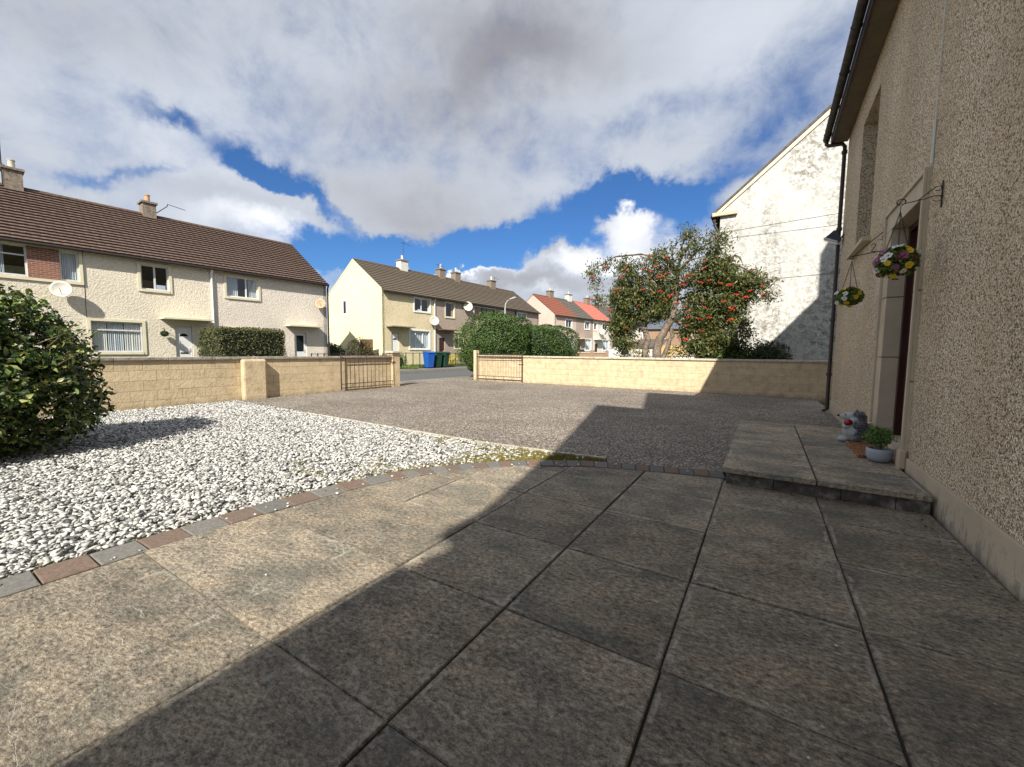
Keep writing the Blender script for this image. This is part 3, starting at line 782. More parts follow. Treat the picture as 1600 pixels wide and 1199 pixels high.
def strays():
    m = MB()
    for k in range(70):
        i = random.randrange(2, len(inn) - 3); o_ = inn[i]; n_ = (inn[i] - outn[i]).normalized(); dd = abs(random.gauss(0, .22)) - .2
        c = o_ + n_ * dd + Vector((random.uniform(-.1, .1), random.uniform(-.1, .1))); r_ = random.uniform(.006, .016)
        m.sphere((c.x, c.y, .006 + r_ * .4), r_, 6, 4, (random.uniform(.9, 1.4), random.uniform(.7, 1.1), .6))
    for k in range(60):
        c = (random.uniform(-3.2, 1.1), random.uniform(.7, 4.4)); r_ = random.uniform(.003, .007); m.sphere((c[0], c[1], .004), r_, 5, 4, (1.2, .9, .7))
    tag(obj('stray_chips', m, 'gravel stone'), 'few stray white chips scattered over the paving slabs and edging blocks', 'gravel', kind='stuff')
    LP = np.array([(random.uniform(-3., 1.), random.uniform(1., 4.4), .012) for k in range(16)] + [(1.12 + random.uniform(-.05, .05), random.uniform(3.2, 4.4), .012) for k in range(30)] + [(random.uniform(.2, 1.1), 4.42 + random.uniform(-.02, .02), .012) for k in range(18)])
    tag(obj('fallen_leaves', leaf_mesh('fallen_leaves', LP, np.tile([0, 0, 1.], (len(LP), 1)), .028, .014, 'fallen leaf', .2, .4), None), 'tiny dry brown leaves lying on the paving and along the plinth', 'leaves', kind='stuff')
strays()
def moss():
    n = 90000
    P = np.stack([rng.uniform(-4.6, -1.6, n), rng.uniform(2.4, 4.75, n)], 1)
    ex = np.array([p[0] for p in edge_drive]); ey = np.array([p[1] for p in edge_drive])
    oy = np.array([p.y for p in outn]); ox = np.array([p.x for p in outn])
    bx = np.interp(P[:, 1], oy, ox)
    de = np.interp(P[:, 0], ex, ey) - P[:, 1]; db = bx - P[:, 0]
    ok = (de > 0) & (db > 0)
    nz = fbm(np.c_[P, np.zeros(n)], 2.6, 9.)
    w = np.clip((P[:, 0] + 3.3) / .9, 0, 1) + np.exp(-de / .10) * (P[:, 0] > -4.2) + np.exp(-db / .20) * 1.0 * (P[:, 0] > -3.7) + .26
    ok &= (w + nz * .9) > .55
    P = P[ok]; n = len(P)
    h = rng.uniform(.02, .048, n); a = rng.uniform(0, 2 * PI, n); d = np.stack([np.cos(a), np.sin(a)], 1) * .005
    tip = P + rng.normal(0, .012, (n, 2))
    z0 = -.035
    V = np.stack([np.c_[P - d, np.full(n, z0)], np.c_[P + d, np.full(n, z0)], np.c_[tip, z0 + h + .012]], 1).reshape(-1, 3)
    F = np.arange(n * 3).reshape(-1, 3)
    tag(obj('moss_tufts', np_mesh('moss_tufts', V, F, 'moss blade'), None), 'yellow green moss and short weeds at the pointed end of the gravel', 'moss', kind='stuff')
moss()

# ------------------------------------------------------------------ doorstep
st = thing('doorstep', 'low grey stone doorstep of riven flags under the front door of the pebble dashed house', 'doorstep', (0, 0, 0))
for (x0, x1, y0, y1) in ((-.31, .440, 4.46, 6.17), (.450, 1.19, 4.46, 5.06), (.450, 1.19, 5.07, 6.17), (-.31, .440, 6.18, 7.92), (.450, 1.19, 6.18, 7.92)):
    cx0, cy0 = (x0 + x1) / 2, (y0 + y1) / 2; hx, hy = (x1 - x0) / 2 - .002, (y1 - y0) / 2 - .002
    o = obj('tread_slab', slab_mesh([(-hx, -hy), (hx, -hy), (hx, hy), (-hx, hy)], .045, mt='step paving'), None, st, loc=(cx0, cy0, .158 + random.uniform(-.001, .001)))
obj('step_core', MB().box(-.24, 1.19, 4.52, 7.88, -.01, .118), 'mortar dark', st)
yb = [(-.27, .12), (.125, .62), (.625, .98), (.985, 1.19)]
for (a, b) in yb: obj('riser_block', MB().box(a, b, 4.495 + random.uniform(-.004, .004), 4.53, -.01, .113), 'riser stone', st, bevel=.004)
for k in range(5): obj('riser_block', MB().box(-.275, -.235, 4.53 + k * .67, 4.53 + k * .67 + .665, -.01, .113), 'riser stone', st, bevel=.004)

# ------------------------------------------------------------------ boundary walls
def block_wall(name, label, p0, ang, length, h, blk=.45, course=.215, cop=True, t=.2, coping_mat='concrete coping'):
    w = thing(name, label, 'garden wall', (p0[0], p0[1], 0), ang)
    # local x along wall, -y face is the visible one; body behind
    obj('mortar_core', MB().box(0, length, .004, t, -.1, h), 'mortar painted', w)
    me = MB().box(.0, blk - .006, -.001, .03, 0, course - .005).mesh('block', 'ochre painted block')
    meh = MB().box(.0, blk / 2 - .006, -.001, .03, 0, course - .005).mesh('block', 'ochre painted block')
    nc = int(math.ceil(h / course)); z = h - nc * course
    for c in range(nc):
        x = 0.; first = True
        while x < length - .05:
            m, l = (meh, blk / 2) if (first and c % 2) or x + blk > length + .02 else (me, blk)
            if x + l > length + .03: break
            o = obj('block', m, None, w, loc=(x + .003, -.002 - random.uniform(0, .004), z + c * course + .0025))
            o.rotation_euler = (random.uniform(-.004, .004), 0, 0)
            x += l; first = False
    if cop:
        n = int(length / .9); s = length / n
        for k in range(n):
            obj('coping_stone', MB().box(k * s + .003, (k + 1) * s - .003, -.05, t + .05, h, h + .065 + random.uniform(-.002, .003)), coping_mat, w, bevel=.008)
    return w
# left wall along X=-11.2 : local x runs towards -Y, visible face looks +X
lw = block_wall('garden_wall', 'long ochre painted block wall with dark weathered coping behind the white gravel', (-11.2, 10.0), R(-90), 13.5, 1.02)
lw.rotation_euler = (0, 0, R(90)); lw.location = (-11.2, -3.5, 0)
# for rot +90 local x -> +Y, local -y -> +X : visible face looks +X
rw = block_wall('garden_wall', 'pale yellow painted block wall with flat coping across the far side of the driveway', (-10.82, 14.62), 0, 12.62, 1.04, coping_mat='pale coping')
rw.rotation_euler = (0, 0, R(-.3))
# intermediate pier on the left wall
pr = thing('wall_pier', 'short ochre rendered pier with rounded top standing proud of the left garden wall', 'pier', (-11.11, 5.42, 0))
obj('pier_body', MB().box(-.085, .09, -.285, .285, -.05, 1.02), 'ochre painted block', pr, bevel=.045)
pr2 = thing('gate_pier', 'cream gate pier with a flat stone cap at the street end of the left wall', 'pier', (-11.22, 10.17, 0))
obj('pier_body', MB().box(-.16, .13, -.165, .165, -.05, 1.18), 'ochre painted block', pr2, bevel=.01)
obj('cap_stone', MB().box(-.22, .19, -.22, .22, 1.182, 1.26), 'pale coping', pr2, bevel=.015)
pr3 = thing('gate_pier', 'slim pale yellow gate post at the street end of the far driveway wall', 'pier', (-10.90, 14.62, 0))
obj('pier_body', MB().box(-.06, .07, -.12, .12, -.05, 1.32), 'ochre painted block', pr3, bevel=.01)

def gate(name, label, loc, rz, length, h, nb, wheels=True):
    g = thing(name, label, 'gate', loc, rz, 'wrought iron driveway gates standing open against the walls')
    z0, z1, z2 = .17, .1, h - .14
    for (a, b) in ((0, 0), (length, 0)):
        obj('stile', MB().box(a - .014, a + .014, -.014, .014, .04, h), 'brown iron gate', g)
    for z in (.10, .22, z2, h - .05):
        obj('rail', MB().box(.016, length - .016, -.008, .008, z - .012, z + .012), 'brown iron gate', g)
    for k in range(1, nb):
        x = length * k / nb
        obj('bar', MB().box(x - .0045, x + .0045, -.003, .003, .235, h + .02), 'brown iron gate', g)
    for k in range(1, 5):
        x = length * k / 5; mb = MB()
        mb.tube([(x + .035 * math.cos(t), 0, .16 + .035 * math.sin(t)) for t in np.linspace(0, 2 * PI, 13)], .006, 5, False)
        obj('scroll_ring', mb, 'brown iron gate', g)
    obj('latch', MB().box(length - .2, length + .05, -.03, -.012, h - .3, h - .27), 'brown iron gate', g)
    return g
gate('driveway_gate', 'brown iron gate leaf of upright bars leaning on the left wall by the capped pier', (-11.10, 7.95, 0), R(90), 2.1, 1.16, 13)
gate('driveway_gate', 'brown iron gate leaf of upright bars folded against the far pale yellow wall', (-10.68, 14.42, 0), 0, 2.25, 1.2, 17)

# ------------------------------------------------------------------ our house (right)
HX = 1.2
H = thing('pebble_dashed_house', 'tall brown pebble dashed house on the right with stone door surround and dark gutter', 'house', (HX, 5.0, 0), R(-.45))
def hy(y): return y - 5.0
EZ = 5.86
def facade(mb, x, y0, y1, z0, z1, holes, reveal, sx):
    """sheet at local x with rectangular holes, reveals going by reveal*sx"""
    ys = sorted({y0, y1, *[h[0] for h in holes], *[h[1] for h in holes]}); zs = sorted({z0, z1, *[h[2] for h in holes], *[h[3] for h in holes]})
    for i in range(len(ys) - 1):
        for j in range(len(zs) - 1):
            cy, cz = (ys[i] + ys[i + 1]) / 2, (zs[j] + zs[j + 1]) / 2
            if any(h[0] < cy < h[1] and h[2] < cz < h[3] for h in holes): continue
            q = [(x, ys[i], zs[j]), (x, ys[i + 1], zs[j]), (x, ys[i + 1], zs[j + 1]), (x, ys[i], zs[j + 1])]
            mb.add(q, [(0, 1, 2, 3)])
    for (a, b, c, d) in holes:
        X = x + reveal * sx
        mb.add([(x, a, c), (X, a, c), (X, a, d), (x, a, d)], [(0, 1, 2, 3)]); mb.add([(x, b, c), (X, b, c), (X, b, d), (x, b, d)], [(0, 1, 2, 3)])
        mb.add([(x, a, c), (x, b, c), (X, b, c), (X, a, c)], [(0, 1, 2, 3)]); mb.add([(x, a, d), (x, b, d), (X, b, d), (X, a, d)], [(0, 1, 2, 3)])
hw = MB(); Y0, Y1 = hy(-9), hy(11.45)
DO = (hy(5.60), hy(6.74), .0, 2.80); WI = (hy(8.28), hy(9.62), 3.07, 5.30)
facade(hw, .04, Y0, Y1, .27, EZ + .25, [(hy(5.45), hy(7.02), .27, 3.03), WI], .32, 1)
RX, RZ = 4.20, 11.15
# gables and back
hw.add([(.04, Y1, .27), (8.4, Y1, .27), (8.4, Y1, EZ + .3), (RX, Y1, RZ), (.04, Y1, EZ + .3)], [(0, 1, 2, 3, 4)])
hw.add([(.04, Y0, -.1), (8.4, Y0, -.1), (8.4, Y0, EZ + .3), (RX, Y0, RZ), (.04, Y0, EZ + .3)], [(4, 3, 2, 1, 0)])
hw.add([(8.4, Y0, -.1), (8.4, Y1, -.1), (8.4, Y1, EZ + .3), (8.4, Y0, EZ + .3)], [(0, 1, 2, 3)])
obj('wall', hw, 'pebble dash', H)
pl = MB()
for (a, b) in ((Y0, hy(5.42)), (hy(7.05), Y1)): pl.box(.022, .3, a, b, -.1, .268)
pl.box(.3, 8.4, Y1 - .3, Y1 - .02, -.1, .268)
obj('plinth', pl, 'painted plinth', H, bevel=.004)
# door surround stones
for (a, b, c, d) in ((hy(5.44), hy(5.60), .158, 1.02), (hy(5.44), hy(5.60), 1.025, 1.9), (hy(5.44), hy(5.60), 1.905, 2.8), (hy(6.74), hy(7.03), .158, 1.25), (hy(6.74), hy(7.03), 1.255, 1.98), (hy(6.74), hy(7.03), 1.985, 2.8)):
    obj('surround_stone', MB().box(.012, .35, a, b, c, d - .003), 'stone surround', H, bevel=.006)
obj('surround_stone', MB().box(.012, .35, hy(5.44), hy(7.03), 2.80, 3.04), 'stone surround', H, bevel=.006)
fl = MB(); fl.box(-.012, .012, hy(5.44), hy(5.475), .16, 3.0); fl.box(-.012, .012, hy(6.995), hy(7.03), .16, 3.0); fl.box(-.012, .012, hy(5.44), hy(7.03), 3.0, 3.045)
obj('raised_margin', fl, 'stone surround', H, bevel=.004)
obj('base_block', MB().box(-.03, .02, hy(6.90), hy(7.06), .157, .40), 'stone surround', H, bevel=.006)
obj('base_block', MB().box(-.03, .02, hy(5.40), hy(5.52), .157, .34), 'stone surround', H, bevel=.006)
obj('threshold', MB().box(.0, .36, DO[0] + .001, DO[1] - .001, .10, .30), 'stone surround', H, bevel=.006)
dr = obj('door', MB().box(.22, .27, DO[0] + .07, DO[1] - .07, .305, 2.73), 'dark red door', H)
obj('door_panel', MB().box(.205, .219, DO[0] + .2, DO[1] - .2, 1.5, 2.5), 'dark red door', dr, bevel=.005); obj('door_panel', MB().box(.205, .219, DO[0] + .2, DO[1] - .2, .5, 1.3), 'dark red door', dr, bevel=.005)
obj('handle', MB().tube([(.2, DO[0] + .15, 1.35), (.16, DO[0] + .15, 1.35), (.16, DO[0] + .27, 1.35)], .01), 'grey metal frame', dr)
df = MB(); df.box(.17, .28, DO[0], DO[0] + .068, .302, 2.799); df.box(.17, .28, DO[1] - .068, DO[1], .302, 2.799); df.box(.17, .28, DO[0] + .068, DO[1] - .068, 2.732, 2.799)
obj('door_frame', df, 'dark red door', H)
# upper window
obj('window_sill', MB().prism_y([(-.07, 3.0), (.2, 3.0), (.2, 3.09), (-.07, 3.06)], WI[0] - .08, WI[1] + .08), 'stone surround', H, bevel=.006)
wf = MB()
for (a, b, c, d) in ((WI[0], WI[0] + .06, WI[2], WI[3]), (WI[1] - .06, WI[1], WI[2], WI[3]), (WI[0] + .06, WI[1] - .06, WI[3] - .06, WI[3]), (WI[0] + .06, WI[1] - .06, WI[2], WI[2] + .06)): wf.box(.28, .34, a, b, c + .001, d - .001)
w_ = obj('window', wf, 'white plastic', H); obj('pane', MB().box(.31, .318, WI[0] + .06, WI[1] - .06, WI[2] + .06, WI[3] - .06), 'window glass', w_)
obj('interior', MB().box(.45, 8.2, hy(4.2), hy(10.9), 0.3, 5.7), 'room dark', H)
# roof with overhang, soffit boards and gutter. shadow outline shaped by an eave gap and invented gablets behind the camera
def roofpiece(y0, y1, xe):
    zt = EZ + .30; s = (RZ - EZ - .3) / (RX - .04)
    zx = lambda x: EZ + .32 + (x - .04) * s
    m = MB(); m.prism_y([(xe, zx(xe)), (RX, zx(RX)), (RX, zx(RX) + .22), (xe, zx(xe) + .22)][::-1], y0, y1)
    m.prism_y([(8.4, zt - .02), (RX + .001, RZ + .02), (RX + .001, RZ + .24), (8.6, zt + .1)], y0, y1)
    return m
roof = obj('roof', roofpiece(hy(-4.70), Y1 + .15, -.26), 'grey roof tile', H)
obj('roof', roofpiece(hy(-9.2), hy(-5.12), -.17), 'grey roof tile', H); obj('roof', roofpiece(hy(-5.119), hy(-4.701), .0), 'grey roof tile', H)
y = Y1 + .10
while y > hy(-3.7):
    obj('soffit_board', MB().box(-.235, .035, y - .995, y, EZ - .02, EZ), 'soffit board', H); y -= 1.0
obj('fascia', MB().box(-.262, -.238, hy(-4.68), Y1 + .12, EZ - .04, EZ + .10), 'brown cast pipe', H)
obj('soffit_board', MB().box(-.15, .03, hy(-9), hy(-5.13), EZ - .02, EZ), 'soffit board', H)
# half round gutter
def gut(y0, y1, cx_, cz, r):
    m = MB(); n = 10
    prof = [(cx_ + r * math.cos(t), cz + r * math.sin(t)) for t in np.linspace(PI, 2 * PI, n)] + [(cx_ + (r - .008) * math.cos(t), cz + (r - .008) * math.sin(t)) for t in np.linspace(2 * PI, PI, n)]
    vs = [(p[0], y0, p[1]) for p in prof] + [(p[0], y1, p[1]) for p in prof]; k = len(prof)
    fs = [(i, k + i, k + (i + 1) % k, (i + 1) % k) for i in range(k)]
    m.add(vs, fs); m.add([(p[0], y1, p[1]) for p in prof[:n]], [tuple(range(n))]); return m
gu = obj('gutter', gut(hy(-4.68), Y1 + .2, -.335, EZ + .14, .065), 'mossy gutter', H, smooth=False)
for k in range(9):
    yy = Y1 - .1 - k * 1.15
    m = gut(yy, yy + .03, -.335, EZ + .14, .072); obj('bracket', m, 'brown cast pipe', gu)
obj('gutter', gut(hy(-9), hy(-5.13), -.235, EZ + .14, .065), 'mossy gutter', H)
dpX, dpY = -.02, Y1 + .03
pts = [(-.335, Y1 + .12, EZ + .09), (-.335, Y1 + .10, EZ + .0), (-.30, Y1 + .07, EZ - .05), (-.06, Y1 + .03, EZ - .08), (dpX, dpY, EZ - .15), (dpX, dpY, EZ - .3), (dpX, dpY, .06), (dpX - .08, dpY, .0)]
dpipe = obj('downpipe', MB().tube(pts, .038, 10), 'brown cast pipe', H, smooth=True)
for z in (EZ - .3, 3.95, 2.0, .8):
    obj('pipe_collar', MB().lathe([(.040, 0), (.052, .005), (.052, .07), (.040, .075)], (dpX, dpY, z), 12), 'brown cast pipe', dpipe)
# invented gablets out of view, shaped only to cast the stepped ground shadow
gb = MB(); xg = .97 - HX
pts = [(-4.93, 6.13), (-3.44, 7.42), (-1.83, 10.0), (.70, 6.2)]
g1 = MB().prism_x([(hy(a), b) for a, b in pts], xg, 3.2); obj('shadow_gablet', g1, 'grey roof tile', H)
pts = [(-2.65, 6.84), (.95, 11.04), (4.6, 6.84)]
g2 = MB().prism_x([(hy(a), b) for a, b in pts], 1.64 - HX, 4.2); obj('shadow_gablet', g2, 'grey roof tile', H)
ch = obj('chimney', MB().box(4.87 - HX, 6.1 - HX, hy(10.7), hy(11.3), 8.6, 12.7), 'chimney stone', H)
# white cable down the wall above the door
obj('cable', MB().tube([(.03, hy(5.415), 3.06), (.03, hy(5.412), 3.45)], .013, 6), 'white cable', H)
obj('cable', MB().tube([(.028, hy(5.412), 3.45), (.028, hy(5.40), 5.8)], .005, 5), 'white cable', H)

# floodlight on the downpipe corner
fl_ = thing('floodlight', 'small black floodlight on the corner downpipe of the pebble dashed house', 'lamp', (1.16, 11.3, 3.78), R(-10))
obj('lamp_body', MB().prism_y([(-.20, -.02), (.06, -.15), (.10, -.04), (.03, .13), (-.03, .13)], -.13, .09), 'black paint', fl_, bevel=.008)
obj('lamp_glass', MB().prism_y([(-.185, -.022), (.045, -.137), (.050, -.105), (-.165, .005)][::-1], -.137, -.131), 'lamp glass', fl_)
obj('wall_arm', MB().tube([(.02, 0, 0), (.10, .0, -.02), (.14, -.18, 0)], .015, 6), 'black paint', fl_)

# ------------------------------------------------------------------ hanging baskets and brackets
def arc(cx_, cz, r, a0, a1, n=10, y=0): return [(cx_ + r * math.cos(R(a)), y, cz + r * math.sin(R(a))) for a in np.linspace(a0, a1, n)]
def bracket(loc, label, two=False):
    b = thing('wall_bracket', label, 'bracket', loc, 0, 'iron basket brackets on the pebble dashed wall')
    obj('back_plate', MB().box(-.012, .0, -.008, .008, -.17, .17), 'black iron', b)
    if not two:
        obj('arm', MB().tube([(-.008, 0, -.02), (-.06, 0, -.01), (-.14, 0, -.035), (-.30, 0, -.06)], .006, 6), 'black iron', b)
        obj('brace', MB().tube([(-.20, 0, -.05), (-.10, 0, .06), (-.05, 0, .105), (-.02, 0, .105), (-.01, 0, .07), (-.03, 0, .05), (-.06, 0, .055)], .006, 6), 'black iron', b)
        obj('hook_ring', MB().tube(arc(-.33, -.035, .038, -70, 260, 14), .006, 6), 'black iron', b)
        obj('scroll', MB().tube(arc(-.04, -.05, .035, 60, -150, 9), .005, 6), 'black iron', b)
    else:
        obj('arm', MB().tube([(-.008, 0, -.12), (-.30, 0, -.16)], .006, 6), 'black iron', b)
        obj('brace', MB().tube([(-.29, 0, -.15), (-.16, 0, -.02), (-.02, 0, .11)], .006, 6), 'black iron', b)
        obj('brace_tail', MB().tube([(-.02, 0, .11), (.0, -.25, .19)], .004, 6), 'black iron', b)
        obj('hook_ring', MB().tube(arc(-.315, -.175, .02, 0, 360, 12), .005, 6, False), 'black iron', b)
        # figure shaped like a 2 in the triangle
        f2 = arc(-.10, -.045, .022, 170, -40, 8) + [(-.105, 0, -.095), (-.118, 0, -.12), (-.10, 0, -.118), (-.075, 0, -.12)]
        obj('numeral', MB().tube(f2, .005, 6), 'black iron', b)
        obj('scroll', MB().tube(arc(-.03, .04, .02, 90, -140, 8), .004, 6), 'black iron', b)
    return b
bracket((1.235, 5.05, 2.67), 'black scrolled iron bracket holding the larger flower basket right of the door top').scale = (.80, .8, .66)
bracket((1.235, 7.15, 2.75), 'slim triangular iron bracket with a figure 2 holding the small flower basket', True)
def pansy(mb_p, mb_c, c, n, r):
    n = n.normalized(); a = n.orthogonal().normalized(); b = n.cross(a)
    for k in range(5):
        t = 2 * PI * k / 5 + random.random() * .3; d = a * math.cos(t) + b * math.sin(t); s = n.cross(d)
        base = c + n * .002 * k; m = base + d * r * .55; tip = base + d * r + n * r * random.uniform(.0, .25)
        l = m + s * r * .52 + n * r * .12; q = m - s * r * .52 + n * r * .12; tl = tip + s * r * .3; tr = tip - s * r * .3
        mb_p.add([base, q, tr, tl, l], [(0, 1, 2, 3, 4)])
    mb_c.sphere(c + n * .006, r * .16, 6, 4)
def basket(loc, r, ztop, label, seed, flat=.85, fl_list=None):
    random.seed(seed)
    b = thing('hanging_basket', label, 'flower basket', loc, 0, 'hanging flower baskets on the pebble dashed wall')
    prof = [(.001, -r * .75)] + [(r * .8 * math.sin(t), -r * .75 * math.cos(t)) for t in np.linspace(.3, 1.35, 6)]
    obj('basket_bowl', MB().lathe(prof, (0, 0, 0), 14), 'basket coir', b, smooth=True)
    n = 1500
    d = rng.normal(0, 1, (n, 3)); d /= np.linalg.norm(d, axis=1)[:, None]; d[:, 2] = np.where(d[:, 2] < -.75, -d[:, 2], d[:, 2])
    P = d * r * rng.uniform(.62, 1.02, n)[:, None] * np.array([1, 1, flat])
    lf = obj('foliage', leaf_mesh('foliage', P, d, .040, .024, 'bright leaf', .2, .7), None, b)
    obj('foliage_core', MB().sphere((0, 0, 0), r * .68, 12, 8, (1, 1, flat)), 'dark core', b)
    for k, (cn, m) in enumerate(fl_list):
        # flowers face the open side, towards -x and -y
        dd = Vector(cn).normalized(); c = Vector((dd.x * r, dd.y * r, dd.z * r * flat)) * random.uniform(.98, 1.08)
        p, q = MB(), MB(); pansy(p, q, c, dd + Vector((random.uniform(-.2, .2), random.uniform(-.3, .1), random.uniform(-.2, .2))), random.uniform(.025, .033))
        f = obj('flower', p, m, b); obj('flower_centre', q, 'black paint' if m in ('white petal', 'purple petal') else 'yellow petal', f)
    top = Vector((0, 0, ztop))
    for k in range(3):
        a = 2 * PI * k / 3 + .4; e = Vector((r * .8 * math.cos(a), r * .8 * math.sin(a), 0)); mb = MB(); L_ = (top - e).length; nl = int(L_ / .022)
        for i in range(nl):
            c = e.lerp(top, (i + .5) / nl); dr_ = (top - e).normalized(); s_ = dr_.orthogonal().normalized() if i % 2 else dr_.cross(dr_.orthogonal()).normalized()
            mb.tube([c - dr_ * .013 + s_ * .004, c + dr_ * .013 + s_ * .004, c + dr_ * .013 - s_ * .004, c - dr_ * .013 - s_ * .004, c - dr_ * .013 + s_ * .004], .0018, 4, False)
        obj('chain', mb, 'black iron', b)
    obj('chain_hook', MB().tube([(0, 0, ztop), (0, 0, ztop + .05), (.012, 0, ztop + .06), (0, 0, ztop + .075)], .003, 5), 'black iron', b)
W_, Y_, P_, B_ = 'white petal', 'yellow petal', 'purple petal', 'burgundy petal'
def bd(sx, sz):     # direction from apparent position on the ball seen from the camera
    vx, vy = -.19, -.98        # towards camera roughly
    rx, ry = .98, -.19
    d = max(0.05, 1 - sx * sx - sz * sz) ** .5
    return (rx * sx + vx * d, ry * sx + vy * d, sz)
basket((.97, 5.05, 2.11), .155, .45, 'large hanging basket ball of pansies right beside the door', 3, .95,
       [(bd(-.75, .25), P_), (bd(-.35, .35), W_), (bd(-.5, .15), W_), (bd(-.05, .85), W_), (bd(.12, .85), W_), (bd(.45, .75), Y_), (bd(.5, .5), Y_),
        (bd(.1, .2), B_), (bd(.3, .25), P_), (bd(.75, .1), B_), (bd(.5, -.3), Y_), (bd(.3, -.6), W_), (bd(.0, -.35), P_), (bd(-.35, -.1), Y_), (bd(-.85, -.4), W_),
        (bd(-.1, -.8), Y_), (bd(.0, -.95), B_), (bd(-.7, -.65), B_), (bd(.8, .5), W_), (bd(-.55, .6), P_), (bd(-.9, .1), P_)])
basket((.925, 7.15, 2.05), .15, .48, 'small farther hanging basket of white and yellow pansies left of the door', 5, .85,
       [(bd(-.2, .25), W_), (bd(-.25, -.2), W_), (bd(-.8, .4), W_), (bd(-.85, .0), B_), (bd(-.75, -.5), W_), (bd(.1, .9), B_), (bd(-.3, .8), Y_), (bd(-.1, -.6), Y_), (bd(.5, -.1), Y_), (bd(.4, -.7), B_), (bd(.7, .3), Y_), (bd(.1, -.9), Y_), (bd(-.5, -.75), Y_)])
random.seed(11)

# ------------------------------------------------------------------ things on the step
dm = obj('doormat', MB().box(-.14, .14, -.41, .41, 0, .028), 'brown doormat', loc=(1.055, 6.16, .161), bevel=.004)
tag(dm, 'reddish brown rough doormat lying on the stone step in front of the door', 'doormat')
pt = thing('potted_conifer', 'small bushy green conifer in a round blue grey pot on the doorstep', 'potted plant', (1.075, 5.66, .160))
pot = obj('pot', MB().lathe([(.072, 0), (.092, .01), (.108, .05), (.112, .10), (.108, .135), (.098, .137), (.098, .11)], (0, 0, 0), 28), 'pot blue grey', pt, smooth=True)
obj('soil', MB().lathe([(.096, .10), (.05, .115)], (0, 0, 0), 18), 'soil', pt)
obj('stem', MB().tube([(0, 0, .1), (.01, 0, .18), (0, 0, .26)], [.012, .01, .006], 7), 'twig', pt)
n = 2600; d = rng.normal(0, 1, (n, 3)); d /= np.linalg.norm(d, axis=1)[:, None]
P = d * rng.uniform(.35, 1, n)[:, None] * np.array([.125, .14, .115]); k = fbm(P, 14., 2.); P *= (1 + .35 * k)[:, None]; P += np.array([-.015, .0, .265])
obj('foliage', leaf_mesh('foliage', P, d, .030, .010, 'conifer leaf', .2, .6), None, pt)

def hedgehog():
    h = thing('hedgehog_ornament', 'grey and white hedgehog garden ornament holding a red ball beside the door', 'ornament', (1.02, 6.72, .160), R(-12)); h.scale = (1.14, 1.14, 1.14)
    b = MB()      # faces -x (to the left), upright
    b.sphere((0, 0, .12), .115, 20, 14, (.95, 1.0, 1.05)); b.sphere((.01, 0, .225), .088, 20, 14, (1, 1, 1.0))
    b.sphere((-.035, 0, .285), .062, 18, 12, (1.1, .95, .9))
    b.tube([(-.05, 0, .28), (-.10, 0, .275), (-.145, 0, .285)], [.05, .032, .012], 14)
    for s in (-1, 1):
        b.tube([(-.02, s * .08, .20), (-.07, s * .09, .175), (-.10, s * .05, .18)], [.026, .024, .02], 10)
        b.sphere((-.095, s * .055, .025), .036, 12, 8, (1.5, .85, .75)); b.sphere((-.015, s * .055, .33), .02, 10, 7, (.6, 1, 1))
    o = obj('body', b, 'hedgehog pale', h, smooth=True)
    rm = o.modifiers.new('remesh', 'REMESH'); rm.mode = 'VOXEL'; rm.voxel_size = .007; rm.use_smooth_shade = True
    sm = o.modifiers.new('smooth', 'SMOOTH'); sm.factor = .5; sm.iterations = 4
    sp = MB()
    for k in range(900):
        t = random.uniform(0, 1)
        # points over the back: body + head rear
        if t < .7: c, r_, sc = Vector((.0, 0, .13)), .112, Vector((1, 1, 1.15))
        else: c, r_, sc = Vector((0.0, 0, .265)), .075, Vector((1, 1, 1.05))
        d_ = Vector((random.gauss(.55, .7), random.gauss(0, .9), random.gauss(.25, .6)))
        if d_.length < .1: continue
        d_.normalize()
        if d_.x < -.05 + .35 * abs(d_.z - .6) * 0 or (t >= .7 and d_.x < -.25): continue
        p = c + Vector((d_.x * r_ * sc.x, d_.y * r_ * sc.y, d_.z * r_ * sc.z))
        if p.z < .02: continue
        e = p + (d_ + Vector((.2, 0, .55))).normalized() * random.uniform(.022, .034)
        sp.tube([p - d_ * .004, e], [.009, .0015], 4, False)
    so_ = obj('spines', sp, 'hedgehog spine', h); so_['kind'] = 'stuff'
    obj('red_ball', MB().sphere((-.055, -.085, .225), .040, 18, 12), 'red glaze', h, smooth=True)
    obj('nose', MB().sphere((-.150, 0, .288), .014, 10, 8), 'black paint', h, smooth=True)
    for s in (-1, 1): obj('eye', MB().sphere((-.085, s * .038, .305), .008, 8, 6), 'black paint', h, smooth=True)
hedgehog()

